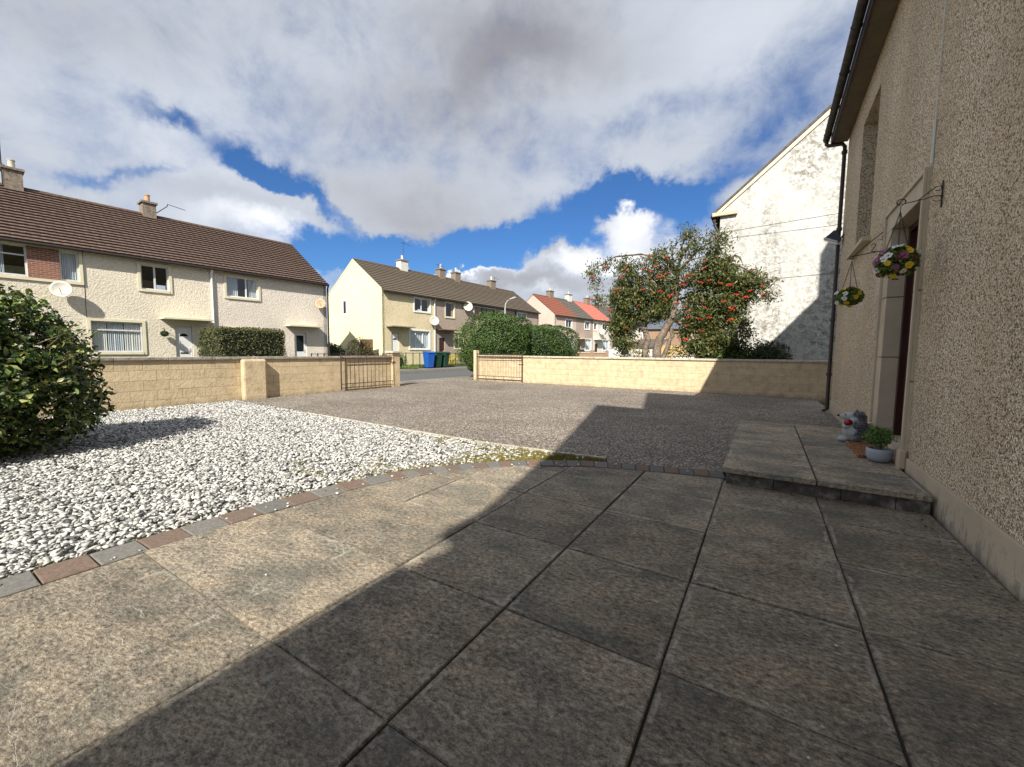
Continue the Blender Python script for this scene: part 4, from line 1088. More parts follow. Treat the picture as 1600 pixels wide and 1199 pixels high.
# ------------------------------------------------------------------ foliage helpers
def shell_points(n, c, r, seed, lump=.18, s=1.6, inner=.55):
    d = rng.normal(0, 1, (n, 3)); d /= np.linalg.norm(d, axis=1)[:, None]
    k = 1 + lump * fbm(d, s, seed)
    P = d * (rng.uniform(inner, 1, n) ** .5 * k)[:, None] * np.array(r) + np.array(c)
    return P, d
def bush(name, label, loc, r, h, n, L, W, mat, seed, group=None, cat='bush', boxy=0., core=True, droop=0.):
    b = thing(name, label, cat, loc, 0, group)
    P, d = shell_points(n, (0, 0, h * .5), (r[0], r[1], h * .5), seed)
    if boxy:
        q = (P - np.array([0, 0, h * .5])) / np.array([r[0], r[1], h * .5]); m = np.max(np.abs(q), 1); l = np.linalg.norm(q, axis=1)
        f = 1 + boxy * (l / np.maximum(m, 1e-6) - 1); q = q * f[:, None]; P = q * np.array([r[0], r[1], h * .5]) + np.array([0, 0, h * .5])
    P[:, 2] = np.maximum(P[:, 2], .02)
    obj('foliage', leaf_mesh('foliage', P, d, L, W, mat, .22, .75, droop), None, b)
    if core:
        obj('shade_core', MB().sphere((0, 0, h * .48), 1, 12, 8, (r[0] * .62, r[1] * .62, h * .42)), 'dark core', b)  # solid near-black body standing in for the shade between the leaves
    m = MB()
    for k in range(5): a = k * 1.3; m.tube([(0.05 * math.cos(a), .05 * math.sin(a), -.03), (.3 * r[0] * math.cos(a), .3 * r[1] * math.sin(a), h * .5)], [.025, .012], 6)
    obj('stem', m, 'twig', b)
    return b
# big laurel bush at the left edge
def big_bush():
    b = thing('leafy_shrub', 'large glossy dark green shrub filling the left edge on the white gravel', 'shrub', (-7.75, .55, 0))
    n = 19000
    d = rng.normal(0, 1, (n, 3)); d /= np.linalg.norm(d, axis=1)[:, None]
    k = 1 + .24 * fbm(d, 1.9, 4.) + .14 * fbm(d, 5., 1.)
    rad = rng.uniform(.45, 1, n) ** .35
    q = d * (rad * k)[:, None]; mm = np.max(np.abs(q), 1); l = np.linalg.norm(q, axis=1)
    q = q * (1 + .35 * (l / np.maximum(mm, 1e-6) - 1))[:, None]
    P = q * np.array([1.04, 1.20, .98]) + np.array([0, .05, .97]); tp = 1.04 - .24 * np.clip(P[:, 2] - .5, 0, 2); P[:, 0] *= tp; P[:, 1] *= tp
    P[:, 2] = np.where(P[:, 2] < .03, rng.uniform(.03, .4, n), P[:, 2])
    obj('foliage', leaf_mesh('foliage', P, d * .6 + np.array([0, 0, .45]), .088, .044, 'laurel leaf', .18, .7, .3), None, b)
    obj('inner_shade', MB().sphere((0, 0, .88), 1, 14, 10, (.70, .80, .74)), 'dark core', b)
    m = MB()
    for q in range(9): a = q * .7; m.tube([(.08 * math.cos(a), .08 * math.sin(a), -.03), (.5 * math.cos(a), .6 * math.sin(a), 1.)], [.03, .012], 6)
    obj('stem', m, 'bark', b)
    # loose sprigs poking out to the right
    sp = MB(); LP = []
    for q in range(22):
        t = random.uniform(-.4, 1.2); z = random.uniform(.3, 1.5); rr = .95 * math.sqrt(max(.05, 1 - ((z - .98) / 1.0) ** 2 * .8))
        o_ = Vector((math.cos(t) * rr * .9, math.sin(t + .5) * rr, z)); e_ = o_ + Vector((math.cos(t) * .18, math.sin(t + .5) * .2, random.uniform(-.05, .18)))
        sp.tube([o_ * .9, e_], [.006, .003], 5)
        for s_ in np.linspace(.2, 1, 7): p = o_.lerp(e_, s_); LP.append((p.x + random.uniform(-.03, .03), p.y + random.uniform(-.03, .03), p.z + random.uniform(-.02, .03)))
    obj('twigs', sp, 'twig', b)
    LP = np.array(LP); obj('sprig_leaves', leaf_mesh('sprig_leaves', LP, np.tile([0, 0, 1.], (len(LP), 1)), .075, .034, 'laurel leaf', .18, .8), None, b)
big_bush()

# ------------------------------------------------------------------ terraced houses
GRP = {}
def tiles(y0, y1, xe, ze, xr, zr, rows, tw, amp, step, seg=4):
    """tiled slope as rows with a step at every course and a wavy profile"""
    m = MB(); nt_ = max(1, round((y1 - y0) / tw)); tw = (y1 - y0) / nt_
    nx, nz = -(zr - ze), (xr - xe); l = math.hypot(nx, nz); nx, nz = nx / l, nz / l
    if nz < 0: nx, nz = -nx, -nz
    ts = np.linspace(0, 1, seg + 1)[:-1]
    prof = [(y0 + (i + t) * tw, amp * (abs(math.sin(PI * t))) if amp else 0) for i in range(nt_) for t in ts] + [(y1, 0)]
    for r in range(rows):
        a, b = r / rows, (r + 1.0) / rows
        dz0 = step; wob = random.uniform(-.003, .003)
        va = []; vb = []; vc = []
        for (y, h) in prof:
            va.append((xe + (xr - xe) * a + nx * (h + dz0 + wob), y, ze + (zr - ze) * a + nz * (h + dz0 + wob)))
            vb.append((xe + (xr - xe) * b + nx * h, y, ze + (zr - ze) * b + nz * h))
            vc.append((xe + (xr - xe) * a - nx * .01, y, ze + (zr - ze) * a - nz * .01))
        k = len(prof)
        m.add(va + vb + vc, [(i, i + 1, k + i + 1, k + i) for i in range(k - 1)] + [(2 * k + i, 2 * k + i + 1, i + 1, i) for i in range(k - 1)])
    return m
def win_unit(parent, x, y0, y1, z0, z1, mull=(), trans=(), fmat='white plastic', band=.09, bandmat='cream band', recess=.05, curtain=None, cfrac=(0, 1), simple_=False):
    if band:
        m = MB(); b = band
        m.box(x + .002, x + .035, y0 - b, y0, z0 - b, z1 + b); m.box(x + .002, x + .035, y1, y1 + b, z0 - b, z1 + b)
        m.box(x + .002, x + .035, y0, y1, z1, z1 + b); m.box(x + .002, x + .05, y0, y1, z0 - b, z0)
        obj('window_surround', m, bandmat, parent)
    f = MB(); t = .05; X0, X1 = x - recess - .05, x - recess
    f.box(X0, X1, y0, y0 + t, z0, z1); f.box(X0, X1, y1 - t, y1, z0, z1); f.box(X0, X1, y0 + t, y1 - t, z1 - t, z1); f.box(X0, X1, y0 + t, y1 - t, z0, z0 + t)
    for q in mull: f.box(X0 + .002, X1 - .002, y0 + (y1 - y0) * q - .03, y0 + (y1 - y0) * q + .03, z0 + t, z1 - t)
    for (a, b_, q) in trans: f.box(X0 + .004, X1 - .004, y0 + (y1 - y0) * a + .03, y0 + (y1 - y0) * b_ - .03, z0 + (z1 - z0) * q - .025, z0 + (z1 - z0) * q + .025)
    w = obj('window', f, fmat, parent)
    ms = [0] + list(mull) + [1]
    for a, b_ in zip(ms, ms[1:]):
        q0, q1 = y0 + (y1 - y0) * a + .03, y0 + (y1 - y0) * b_ - .03
        obj('pane', MB().add([(X0 + .03, q0, z0 + .04), (X0 + .03, q1, z0 + .04), (X0 + .03, q1, z1 - .04), (X0 + .03, q0, z1 - .04)], [(0, 1, 2, 3)]), 'window glass', w)
    if curtain:
        mats = curtain if isinstance(curtain, list) else [(curtain, cfrac[0], cfrac[1])]
        for (cm, a, b_) in mats:
            c = MB(); n = 26; ys = np.linspace(y0 + (y1 - y0) * a, y0 + (y1 - y0) * b_, n)
            vs = []
            for i, yv in enumerate(ys): dx = .022 * math.sin(i * 1.9) + .004 * math.sin(i * 5.3); vs += [(X0 - .03 + dx, yv, z0 - .02), (X0 - .03 + dx, yv, z1 + .02)]
            c.add(vs, [(2 * i, 2 * i + 2, 2 * i + 3, 2 * i + 1) for i in range(n - 1)])
            obj('curtain', c, cm, w)
    return w
def terrace_house(name, label, P0, ang, y0, y1, wallmat, roofmat, ez, rz_, depth, rdx, holes, g0=False, g1=False, rows=19, tw=.24, amp=.008, step=.065, zb=.2, group=None, gabmat=None, over=.2, roof_y=None, gable_holes=()):
    h = thing(name, label, 'house', (P0[0], P0[1], 0), -R(ang), group)
    m = MB(); facade(m, 0, y0, y1, zb - .2, ez + .02, holes, .12, -1)
    obj('wall', m, wallmat, h)
    obj('back_wall', MB().box(-depth, -depth + .1, y0 + .21, y1 - .21, zb - .2, ez), wallmat, h)
    for yy, on, sgn in ((y0, g0, 1), (y1, g1, -1)):
        if not on: continue
        gm = MB()
        gm.prism_y([(0, zb - .2), (0, ez + .02), (-rdx, rz_ - .05), (-depth, ez + .02), (-depth, zb - .2)], yy + (.0 if sgn > 0 else -.2), yy + (.2 if sgn > 0 else .0))
        obj('gable_wall', gm, gabmat or wallmat, h)
    ry0, ry1 = roof_y or (y0, y1)
    s = (rz_ - ez) / rdx
    rt = obj('roof_tiles', tiles(ry0, ry1, over, ez + .08 - s * over, -rdx, rz_ + .08, rows, tw, amp, step), roofmat, h); rt['kind'] = 'stuff'
    bk = MB(); bk.prism_y([(over - .02, ez + .06 - s * over), (over - .02, ez - .02 - s * over), (-rdx, rz_ - .04), (-rdx, rz_ + .06)], ry0, ry1)
    bk.prism_y([(-rdx - .001, rz_ + .06), (-rdx - .001, rz_ - .04), (-depth - over, ez - .02 - s * over), (-depth - over, ez + .06 - s * over)], ry0, ry1)
    obj('roof', bk, roofmat, h)
    n = max(2, int((ry1 - ry0) / .45)); rd = MB()
    for k in range(n):
        a, b = ry0 + (ry1 - ry0) * k / n, ry0 + (ry1 - ry0) * (k + 1) / n - .01; r_ = .1
        pr_ = [(-rdx + r_ * math.cos(t), rz_ + .06 + r_ * .8 * math.sin(t)) for t in np.linspace(0, PI, 6)]
        rd.prism_y(pr_[::-1], a, b)
    o = obj('ridge_tiles', rd, roofmat, h); o['kind'] = 'stuff'
    obj('gutter', MB().tube([(over + .05, ry0, ez - s * over + .02), (over + .05, ry1, ez - s * over + .02)], .055, 8), 'black iron', h)
    return h
def chimney(parent, y, x, zt, zb, w=.45, d=.6, mat='chimney stone', pots=1, pmat='clay pot', ph=.33):
    c = obj('chimney', MB().box(x - d / 2, x + d / 2, y - w / 2, y + w / 2, zb, zt), mat, parent)
    obj('chimney_cap', MB().box(x - d / 2 - .06, x + d / 2 + .06, y - w / 2 - .06, y + w / 2 + .06, zt + .001, zt + .09), 'chimney stone', c)
    for k in range(pots):
        yy = y + (k - (pots - 1) / 2) * .3
        obj('chimney_pot', MB().lathe([(.12, 0), (.10, .05), (.095, ph - .05), (.115, ph - .03), (.115, ph)], (x, yy, zt + .091), 12), pmat, c, smooth=False)
    return c
def door(parent, x, y0, y1, z0, z1, mat='white door', glazed=False, fan=True):
    d = obj('door', MB().box(x - .12, x - .07, y0, y1, z0, z1), mat, parent)
    if fan:
        m = MB(); cy, cz, r_ = (y0 + y1) / 2, z0 + (z1 - z0) * .80, (y1 - y0) * .27
        m.prism_x([(cy + r_ * math.cos(t), cz + r_ * .8 * math.sin(t)) for t in np.linspace(0, PI, 9)], x - .069, x - .064); obj('door_light', m, 'car glass', d)
        obj('letter_box', MB().box(x - .069, x - .06, cy - .14, cy + .14, z0 + (z1 - z0) * .42, z0 + (z1 - z0) * .45), 'black iron', d)
    if glazed: obj('door_light', MB().box(x - .069, x - .064, y0 + .12, y1 - .12, z0 + (z1 - z0) * .5, z1 - .12), 'car glass', d)
    obj('handle', MB().box(x - .069, x - .045, y1 - .12, y1 - .08, z0 + .95, z0 + 1.1), 'grey metal frame', d)
    return d
def canopy(parent, y0, y1, z, out=.75, x=0, mat='cream band'):
    return obj('door_canopy', MB().box(x + .003, x + out, y0, y1, z, z + .07), mat, parent)
def dish(loc, label, r, mat, face=(1, .0, .25), rz=0):
    d = thing('satellite_dish', label, 'satellite dish', loc, rz, 'satellite dishes on the house fronts')
    f = Vector(face).normalized(); a = f.orthogonal().normalized(); b = f.cross(a); m = MB(); vs = []; n, rg = 24, 5
    q0 = Vector((.22, 0, .1))
    for i in range(rg + 1):
        t = i / rg
        for k in range(n):
            an = 2 * PI * k / n; vs.append(q0 + a * math.cos(an) * r * t + b * math.sin(an) * r * t + f * (r * .25 * t * t))
    fs = [(i * n + k, i * n + (k + 1) % n, (i + 1) * n + (k + 1) % n, (i + 1) * n + k) for i in range(rg) for k in range(n)]
    m.add(vs, fs); o = obj('reflector', m, mat, d, smooth=True)
    s_ = o.modifiers.new('solid', 'SOLIDIFY'); s_.thickness = .012
    obj('feed_arm', MB().tube([q0 - a * r * .0 - Vector((0, 0, r * .8)), q0 + f * r * .9], .012, 6), 'dish grey', d)
    obj('wall_mount', MB().tube([(0, 0, 0), (.12, 0, 0), tuple(q0)], .02, 6), 'dish grey', d)
    return d
def on(P0, ang, x, y, z): a = -R(ang); return (P0[0] + x * math.cos(a) - y * math.sin(a), P0[1] + x * math.sin(a) + y * math.cos(a), z)
# --- first terrace (left)
PA, AA = (-22.3, 2.9), 4.4
EA, RA_, DA, XA = 5.02, 7.62, 7.6, 3.8
cg = 'houses of the terrace across the street on the left'
hA = terrace_house('terraced_house', 'cream terraced house at the left edge with brick panel between upstairs windows', PA, AA, -4.5, 1.98, 'cream harling', 'brown roof tile', EA, RA_, DA, XA,
    [(-.75, .60, 3.76, 4.83), (1.38, 1.86, 3.74, 4.80), (-3, -1.5, 1.0, 2.3)], group=cg)
obj('brick_panel', MB().box(-.02, .03, .602, 1.378, 3.76, 4.82), 'brick infill', hA)
m = MB(); m.box(.002, .05, -.9, 1.97, 3.64, 3.735); m.box(.002, .045, 1.88, 1.97, 3.737, 4.86); m.box(.002, .04, -.9, 1.97, 4.862, 5.0)
obj('window_surround', m, 'cream band', hA)
win_unit(hA, 0, -.75, .60, 3.77, 4.83, (), ((0, 1, .68),), 'grey metal frame', 0, curtain=[('curtain grey', 0, .35), ('curtain grey', .42, .62)], recess=.04)
win_unit(hA, 0, 1.38, 1.86, 3.75, 4.80, (), (), 'grey metal frame', 0, curtain='curtain grey', recess=.04)
win_unit(hA, 0, -3, -1.5, 1.0, 2.3, (.5,), (), curtain='curtain white')
obj('joint_strip', MB().box(.001, .012, 1.972, 1.985, .2, 5.0), 'black iron', hA)
chimney(hA, .7, -XA, 8.28, 7.4, .5, .6, 'chimney stone', 1, 'pale pot', .36)
hB = terrace_house('terraced_house', 'cream harled middle terraced house with white arched light door and canopy', PA, AA, 1.982, 6.09, 'cream harling', 'brown roof tile', EA, RA_, DA, XA,
    [(3.62, 4.54, 3.72, 4.73), (1.995, 3.60, 1.10, 2.33), (4.66, 5.28, .2, 2.24)], group=cg)
win_unit(hB, 0, 3.62, 4.54, 3.72, 4.73, (.5,), (), 'grey metal frame', .10, curtain=[('curtain grey', 0.0, .06), ('curtain grey', .94, 1.)])
win_unit(hB, 0, 2.07, 3.58, 1.12, 2.32, (), ((0, 1, .72),), 'grey metal frame', .10, curtain=[('curtain white', .0, .30), ('curtain grey', .32, .62), ('curtain white', .64, 1)])
door(hB, 0, 4.68, 5.26, .2, 2.22); canopy(hB, 4.16, 5.94, 2.52, .62)
obj('downpipe', MB().tube([(.22, 6.09, EA - .12), (.06, 6.09, EA - .3), (.06, 6.09, .2)], .045, 8), 'white plastic', hB)
chB = chimney(hB, 4.85, -XA, 8.18, 7.4, .5, .6, 'chimney stone', 1, 'clay pot', .36)
hC = terrace_house('terraced_house', 'pale pinkish end terraced house behind the clipped box hedge', PA, AA, 6.092, 11.62, 'pale pink harling', 'brown roof tile', EA, RA_, DA, XA,
    [(6.68, 8.06, 3.76, 4.72), (6.45, 8.20, 1.1, 2.22), (9.76, 10.42, .2, 2.18)], g1=True, group=cg)
win_unit(hC, 0, 6.68, 8.06, 3.76, 4.72, (.62,), (), 'white plastic', .10, curtain=[('curtain grey', .0, .38), ('curtain grey', .70, 1)])
win_unit(hC, 0, 6.45, 8.20, 1.1, 2.22, (.5,), (), 'white plastic', .10, curtain='curtain white')
door(hC, 0, 9.78, 10.40, .2, 2.16, glazed=True, fan=False); canopy(hC, 9.30, 11.1, 2.50, .55)
obj('downpipe', MB().tube([(.22, 11.66, EA - .05), (.05, 11.68, EA - .3), (.05, 11.68, .2)], .045, 8), 'black iron', hC)
# aerials
ae = thing('tv_aerial', 'bent television aerial pole beside the clay pot chimney of the middle house', 'aerial', on(PA, AA, -XA, 5.12, 7.75))
obj('mast', MB().tube([(0, .0, 0), (0, .05, .12), (0, .50, .58), (0, .52, .68)], .018, 6), 'black iron', ae)
obj('boom', MB().tube([(0, .50, .68), (.0, 1.25, .60)], .014, 6), 'black iron', ae)
ae = thing('tv_aerial', 'tall straight aerial mast beside the left edge chimney', 'aerial', on(PA, AA, -XA + .3, .42, 7.6))
obj('mast', MB().tube([(0, 0, 0), (0, 0, 2.0)], .02, 6), 'black iron', ae)
obj('boom', MB().tube([(0, -.7, 1.15), (0, .5, .6)], .012, 6), 'black iron', ae)
dish(on(PA, AA, .02, 1.36, 3.28), 'large cream satellite dish below the brick panelled window on the left', .30, 'dish cream', (1, -.35, .15), -R(AA))
dish(on(PA, AA, .02, 11.15, 3.72), 'rust stained satellite dish at the right end of the pinkish house front', .27, 'rusty dish', (.75, -.6, .25), -R(AA))
hb = thing('hanging_basket', 'small green hanging basket left of the white door across the street', 'flower basket', on(PA, AA, .22, 4.24, 1.9))
P, d = shell_points(300, (0, 0, 0), (.14, .14, .12), 1.); obj('foliage', leaf_mesh('foliage', P, d, .06, .035, 'dark leaf'), None, hb); obj('basket_bowl', MB().sphere((0, 0, -.03), .10, 8, 6), 'green railing', hb)
obj('bracket', MB().tube([(-.21, 0, .22), (0, 0, .24), (0, 0, .05)], .012, 5), 'black iron', hb)

# --- second terrace
PB, AB = (-23.3, 20.1), 4.9
EB, RB, DB, XB = 5.58, 8.05, 7.1, 3.5
cg2 = 'houses of the terrace beyond the driveway gap'
hD = terrace_house('terraced_house', 'bright yellow end terraced house with its gable facing the garden', PB, AB, .0, 4.95, 'warm cream harling', 'slate brown tile', EB, RB, DB, XB,
    [(2.92, 4.48, 4.32, 5.32), (2.46, 4.42, 1.42, 2.80), (.78, 1.44, .2, 2.55)], g0=True, gabmat='yellow harling', group=cg2, rows=15, tw=.33, amp=0, step=.05)
win_unit(hD, 0, 2.92, 4.48, 4.32, 5.32, (.46,), (), 'white plastic', .10, 'white plastic', .05, curtain=[('curtain blue', .0, .08), ('curtain white', .9, 1.)])
win_unit(hD, 0, 2.46, 4.42, 1.42, 2.80, (.30, .68), (), 'white plastic', .10, 'white plastic', .05, curtain='curtain grey')
door(hD, 0, .80, 1.42, .2, 2.52); canopy(hD, .32, 2.44, 2.98, .75, mat='concrete coping')
gw_ = MB(); gw_.box(-5.0, -4.42, -.02, .05, 4.0, 5.15); obj('gable_window', gw_, 'white plastic', hD)
obj('pane', MB().box(-4.85, -4.52, -.03, -.021, 4.12, 5.05), 'car glass', hD)
obj('string_course', MB().box(-7.1, .0, -.012, .0, 3.02, 3.05), 'cream band', hD)
obj('downpipe', MB().tube([(.22, 4.95, EB - .1), (.06, 4.95, EB - .3), (.06, 4.95, .2)], .05, 8), 'white plastic', hD)
obj('bargeboard', MB().prism_y([(.0, EB + .0), (.0, EB + .10), (-XB, RB + .08), (-XB, RB - .04)], -.03, -.002), 'cream band', hD)
obj('bargeboard', MB().prism_y([(-DB, EB + .0), (-DB, EB + .10), (-XB - .002, RB + .08), (-XB - .002, RB - .04)], -.03, -.002), 'cream band', hD)
chimney(hD, 4.6, -XB, 8.75, 7.8, .75, .6, 'white chimney', 1, 'white chimney', .4)
hE = terrace_house('terraced_house', 'grey pink terraced house with a dark red door next to the yellow house', PB, AB, 4.952, 9.4, 'grey pink harling', 'slate brown tile', EB, RB, DB, XB,
    [(6.2, 7.22, 4.10, 5.30), (5.48, 6.1, .2, 2.35), (7.26, 8.3, 1.5, 2.85)], group=cg2, rows=15, tw=.33, amp=0, step=.05)
win_unit(hE, 0, 6.2, 7.22, 4.10, 5.30, (), (), 'white plastic', .09, 'cream band', .05, curtain=[('curtain blue', .0, .2), ('timber fence', .75, 1.)])
win_unit(hE, 0, 7.26, 8.3, 1.5, 2.85, (.5,), (), 'white plastic', .09, 'cream band', .05)
door(hE, 0, 5.48, 6.1, .2, 2.35, 'dark red door', fan=False); canopy(hE, 5.12, 7.1, 2.95, .7, mat='brown shed timber')
chimney(hE, 9.0, -XB, 8.75, 7.8, .7, .6, 'chimney stone', 1, 'pale pot', .45)
hF = terrace_house('terraced_house', 'grey pink terraced house with a wide red curtained upstairs window above the hedge', PB, AB, 9.402, 15.98, 'grey pink harling', 'slate brown tile', EB, RB, DB, XB,
    [(9.75, 12.7, 4.3, 5.25), (13.6, 14.4, 4.3, 5.2)], group=cg2, rows=15, tw=.33, amp=0, step=.05)
win_unit(hF, 0, 9.75, 12.7, 4.3, 5.25, (.38, .62), (), 'brown plastic', .09, 'cream band', .05, curtain=[('red curtain', .02, .36), ('red curtain', .66, .9)])
win_unit(hF, 0, 13.6, 14.4, 4.3, 5.2, (), (), 'white plastic', .09, 'cream band', .05, curtain='curtain grey')
chimney(hF, 11.0, -XB, 8.75, 7.8, .7, .6, 'chimney stone', 1, 'pale pot', .45)
hG = terrace_house('terraced_house', 'grey pink end terraced house farthest along the second row behind the street lamp', PB, AB, 15.982, 20.4, 'grey pink harling', 'slate brown tile', EB, RB, DB, XB,
    [(16.4, 17.95, 4.65, 5.28)], g1=True, group=cg2, rows=15, tw=.33, amp=0, step=.05)
win_unit(hG, 0, 16.4, 17.95, 4.65, 5.28, (.5,), (), 'white plastic', .09, 'cream band', .05, curtain='curtain blue')
chimney(hG, 16.4, -XB, 8.75, 7.8, .8, .6, 'chimney stone', 1, 'white chimney', .42)
obj('downpipe', MB().tube([(.2, 16.0, EB - .1), (.05, 16.0, EB - .3), (.05, 16.0, .2)], .05, 8), 'black iron', hG)
for (yy, lb) in ((4.72, 'thin aerial above the white chimney of the yellow house'), (8.7, 'short aerial beside the second chimney of the far row'), (11.3, 'tiny aerial beside the third chimney of the far row'), (16.9, 'small aerial beside the last chimney of the far row')):
    a_ = thing('tv_aerial', lb, 'aerial', on(PB, AB, -XB, yy, 8.3), 0, 'roof aerials of the second terrace')
    hgt = 2.0 if yy < 5 else .9
    obj('mast', MB().tube([(0, 0, 0), (0, 0, hgt)], .015, 5), 'black iron', a_); obj('boom', MB().tube([(0, -.2, hgt), (.25, .55, hgt - .15)], .013, 5), 'black iron', a_)
    obj('boom', MB().tube([(-.25, 0, hgt + .02), (.25, .0, hgt + .02)], .010, 5), 'black iron', a_)
dish(on(PB, AB, .02, 4.72, 3.55), 'grey satellite dish at the joint between yellow and grey pink houses', .38, 'dish grey', (.9, -.5, .2), -R(AB))
dish(on(PB, AB, .02, 8.65, 5.05), 'pale satellite dish beside the red curtained window', .42, 'dish cream', (.9, -.55, .2), -R(AB))
# --- third terrace
PC, AC = (-20.6, 42.5), 9.8
cg3 = 'houses of the farthest terrace'
specs = [(0, 4.5, 'pink harling', 'rust roof tile', 'pink end terraced house with rust red roof in the far row'), (4.502, 8.5, 'grey pink harling', 'grey roof tile', 'grey pink terraced house with dark grey roof between the rust and coral roofs'),
         (8.502, 13.3, 'off white harling', 'coral roof tile', 'off white terraced house with bright coral roof in the far row'), (13.302, 18., 'grey pink harling', 'grey roof tile', 'grey pink terraced house with dark roof just right of the coral roof'),
         (18.002, 26., 'off white harling', 'grey roof tile', 'off white terraced house partly hidden by the rowan tree')]
for i, (a, b, wm, rm, lb) in enumerate(specs):
    L_ = b - a
    hl = [(a + L_ * .50, a + L_ * .78, 4.2, 5.1), (a + L_ * .55, a + L_ * .9, 1.5, 2.9), (a + L_ * .12, a + L_ * .28, .2, 2.4)]
    if i == 2: hl.append((a + L_ * .04, a + L_ * .2, 4.2, 5.1))
    h3 = terrace_house('terraced_house', lb, PC, AC, a, b, wm, rm, 5.55, 8.0, 6.6, 3.2, hl, g0=(i == 0), g1=(i == 4), group=cg3, rows=10, tw=.6, amp=.0, step=.03)
    win_unit(h3, 0, *hl[0], (.5,), (), 'white plastic', .12, 'white plastic', .05)
    win_unit(h3, 0, *hl[1], (.5,), (), 'white plastic', .12, 'white plastic', .05, curtain='curtain grey')
    if i == 2: win_unit(h3, 0, *hl[3], (), (), 'white plastic', .12, 'white plastic', .05, curtain='brick plain')
    door(h3, 0, *hl[2], ['dark red door', 'dark red door', 'brown plastic', 'dark red door', 'white door'][i], fan=False)
    canopy(h3, a + L_ * .05, a + L_ * .5, 2.9, .7)
    chimney(h3, a + L_ * .75, -3.2, 8.75, 7.8, .8, .6, 'chimney stone' if i != 1 else 'white chimney', 1, 'pale pot', .4)
dish(on(PC, AC, .02, 10.3, 3.9), 'grey satellite dish on the off white house under the coral roof', .42, 'dish grey', (.9, -.5, .2), -R(AC))

# --- white gable house on the right
WG = thing('white_gable_house', 'tall house with a weathered white rendered gable behind the far garden wall', 'house', (0, 19.4, 0))
m = MB(); zE = 7.12; zR = 10.95; xl, xr_ = -1.87, 7.2; xm = 2.66
m.prism_y([(xl, -.1), (xl, zE), (xm, zR), (xr_, zE), (xr_, -.1)], 0, 9)
obj('wall', m, 'white mottled render', WG)
sl_ = (zR - zE) / (xm - xl)
v_ = MB(); v_.prism_y([(xl - .16, zE - .15), (xl - .16, zE + .06), (xm, zR + .19), (xm, zR - .02)][::-1], -.06, -.003); obj('verge_skew', v_, 'cream band', WG)
v_ = MB(); v_.prism_y([(xl - .36, zE - .17), (xl - .36, zE - .08), (xm, zR + .31), (xm, zR + .195)][::-1], -.10, 9.1); obj('roof', v_, 'grey roof tile', WG)
v_ = MB(); v_.prism_y([(xr_ + .3, zE - .1), (xr_ + .3, zE - .0), (xm + .001, zR + .31), (xm + .001, zR + .195)], -.10, 9.1); obj('roof', v_, 'grey roof tile', WG)
o = obj('skew_putt', MB().box(xl - .30, xl + .62, -.14, -.004, zE - .18, zE - .03), 'stone surround', WG, bevel=.01)
obj('gutter', MB().tube([(xl - .22, -.02, zE - .28), (xl - .22, 9, zE - .28)], .07, 8), 'black iron', WG)
obj('downpipe', MB().tube([(xl - .22, .02, zE - .3), (xl - .20, .03, zE - .5), (xl - .06, .05, zE - .8), (xl - .05, .05, 0)], .05, 8), 'black iron', WG)
for (za, zb2, x1) in ((6.28, 6.42, 1.6), (6.02, 6.02, 1.6), (4.15, 4.25, .6)):
    obj('wall_cable', MB().tube([(xl + .1, -.012, za), (x1, -.012, zb2), (3., -.012, zb2 + .05)], .005, 4), 'black iron', WG)

# ------------------------------------------------------------------ vegetation beyond the walls
def hedge_box(name, label, loc, rz, L_, W, Ht, n, mat, leaf, group=None, rnd=.18, lumps=.06):
    h = thing(name, label, 'hedge', loc, rz, group)
    # sample on rounded box surface
    P = []; Nn = []
    A = [L_ * Ht, L_ * Ht, W * Ht, W * Ht, L_ * W]; A = np.array(A) / sum(A)
    side = rng.choice(5, n, p=A); u = rng.uniform(-.5, .5, n); v = rng.uniform(-.5, .5, n)
    X = np.zeros((n, 3)); N = np.zeros((n, 3))
    for k, (nx, ny, nz) in enumerate(((0, -1, 0), (0, 1, 0), (-1, 0, 0), (1, 0, 0), (0, 0, 1))):
        s = side == k; N[s] = (nx, ny, nz)
        if k < 2: X[s] = np.c_[u[s] * L_, np.full(s.sum(), ny * W / 2), (v[s] + .5) * Ht]
        elif k < 4: X[s] = np.c_[np.full(s.sum(), nx * L_ / 2), u[s] * W, (v[s] + .5) * Ht]
        else: X[s] = np.c_[u[s] * L_, v[s] * W, np.full(s.sum(), Ht)]
    # round edges
    r = rnd; c = np.array([L_ / 2 - r, W / 2 - r, Ht - r]); q = np.copy(X); core = np.c_[np.clip(q[:, 0], -c[0], c[0]), np.clip(q[:, 1], -c[1], c[1]), np.minimum(q[:, 2], c[2])]
    dlt = q - core; l = np.linalg.norm(dlt, axis=1); dl = dlt / np.maximum(l, 1e-6)[:, None]; X = core + dl * np.minimum(l, r)[:, None]
    X += dl * (lumps * fbm(X, 1.3, 5.) + rng.uniform(-.08, .015, n))[:, None]
    obj('foliage', leaf_mesh('foliage', X, dl, leaf[0], leaf[1], mat, .2, .7), None, h)
    obj('shade_core', MB().box(-L_ / 2 + .12, L_ / 2 - .12, -W / 2 + .12, W / 2 - .12, 0, Ht - .12), 'dark core', h, bevel=.08)  # solid near-black box painted as the inner shade of the hedge
    return h
hedge_box('box_hedge', 'clipped square olive green box hedge in front of the pinkish house', (-19.55, 9.15, .2), R(88), 2.75, 2.2, 1.98, 9000, 'box leaf', (.075, .045), rnd=.28, lumps=.05)
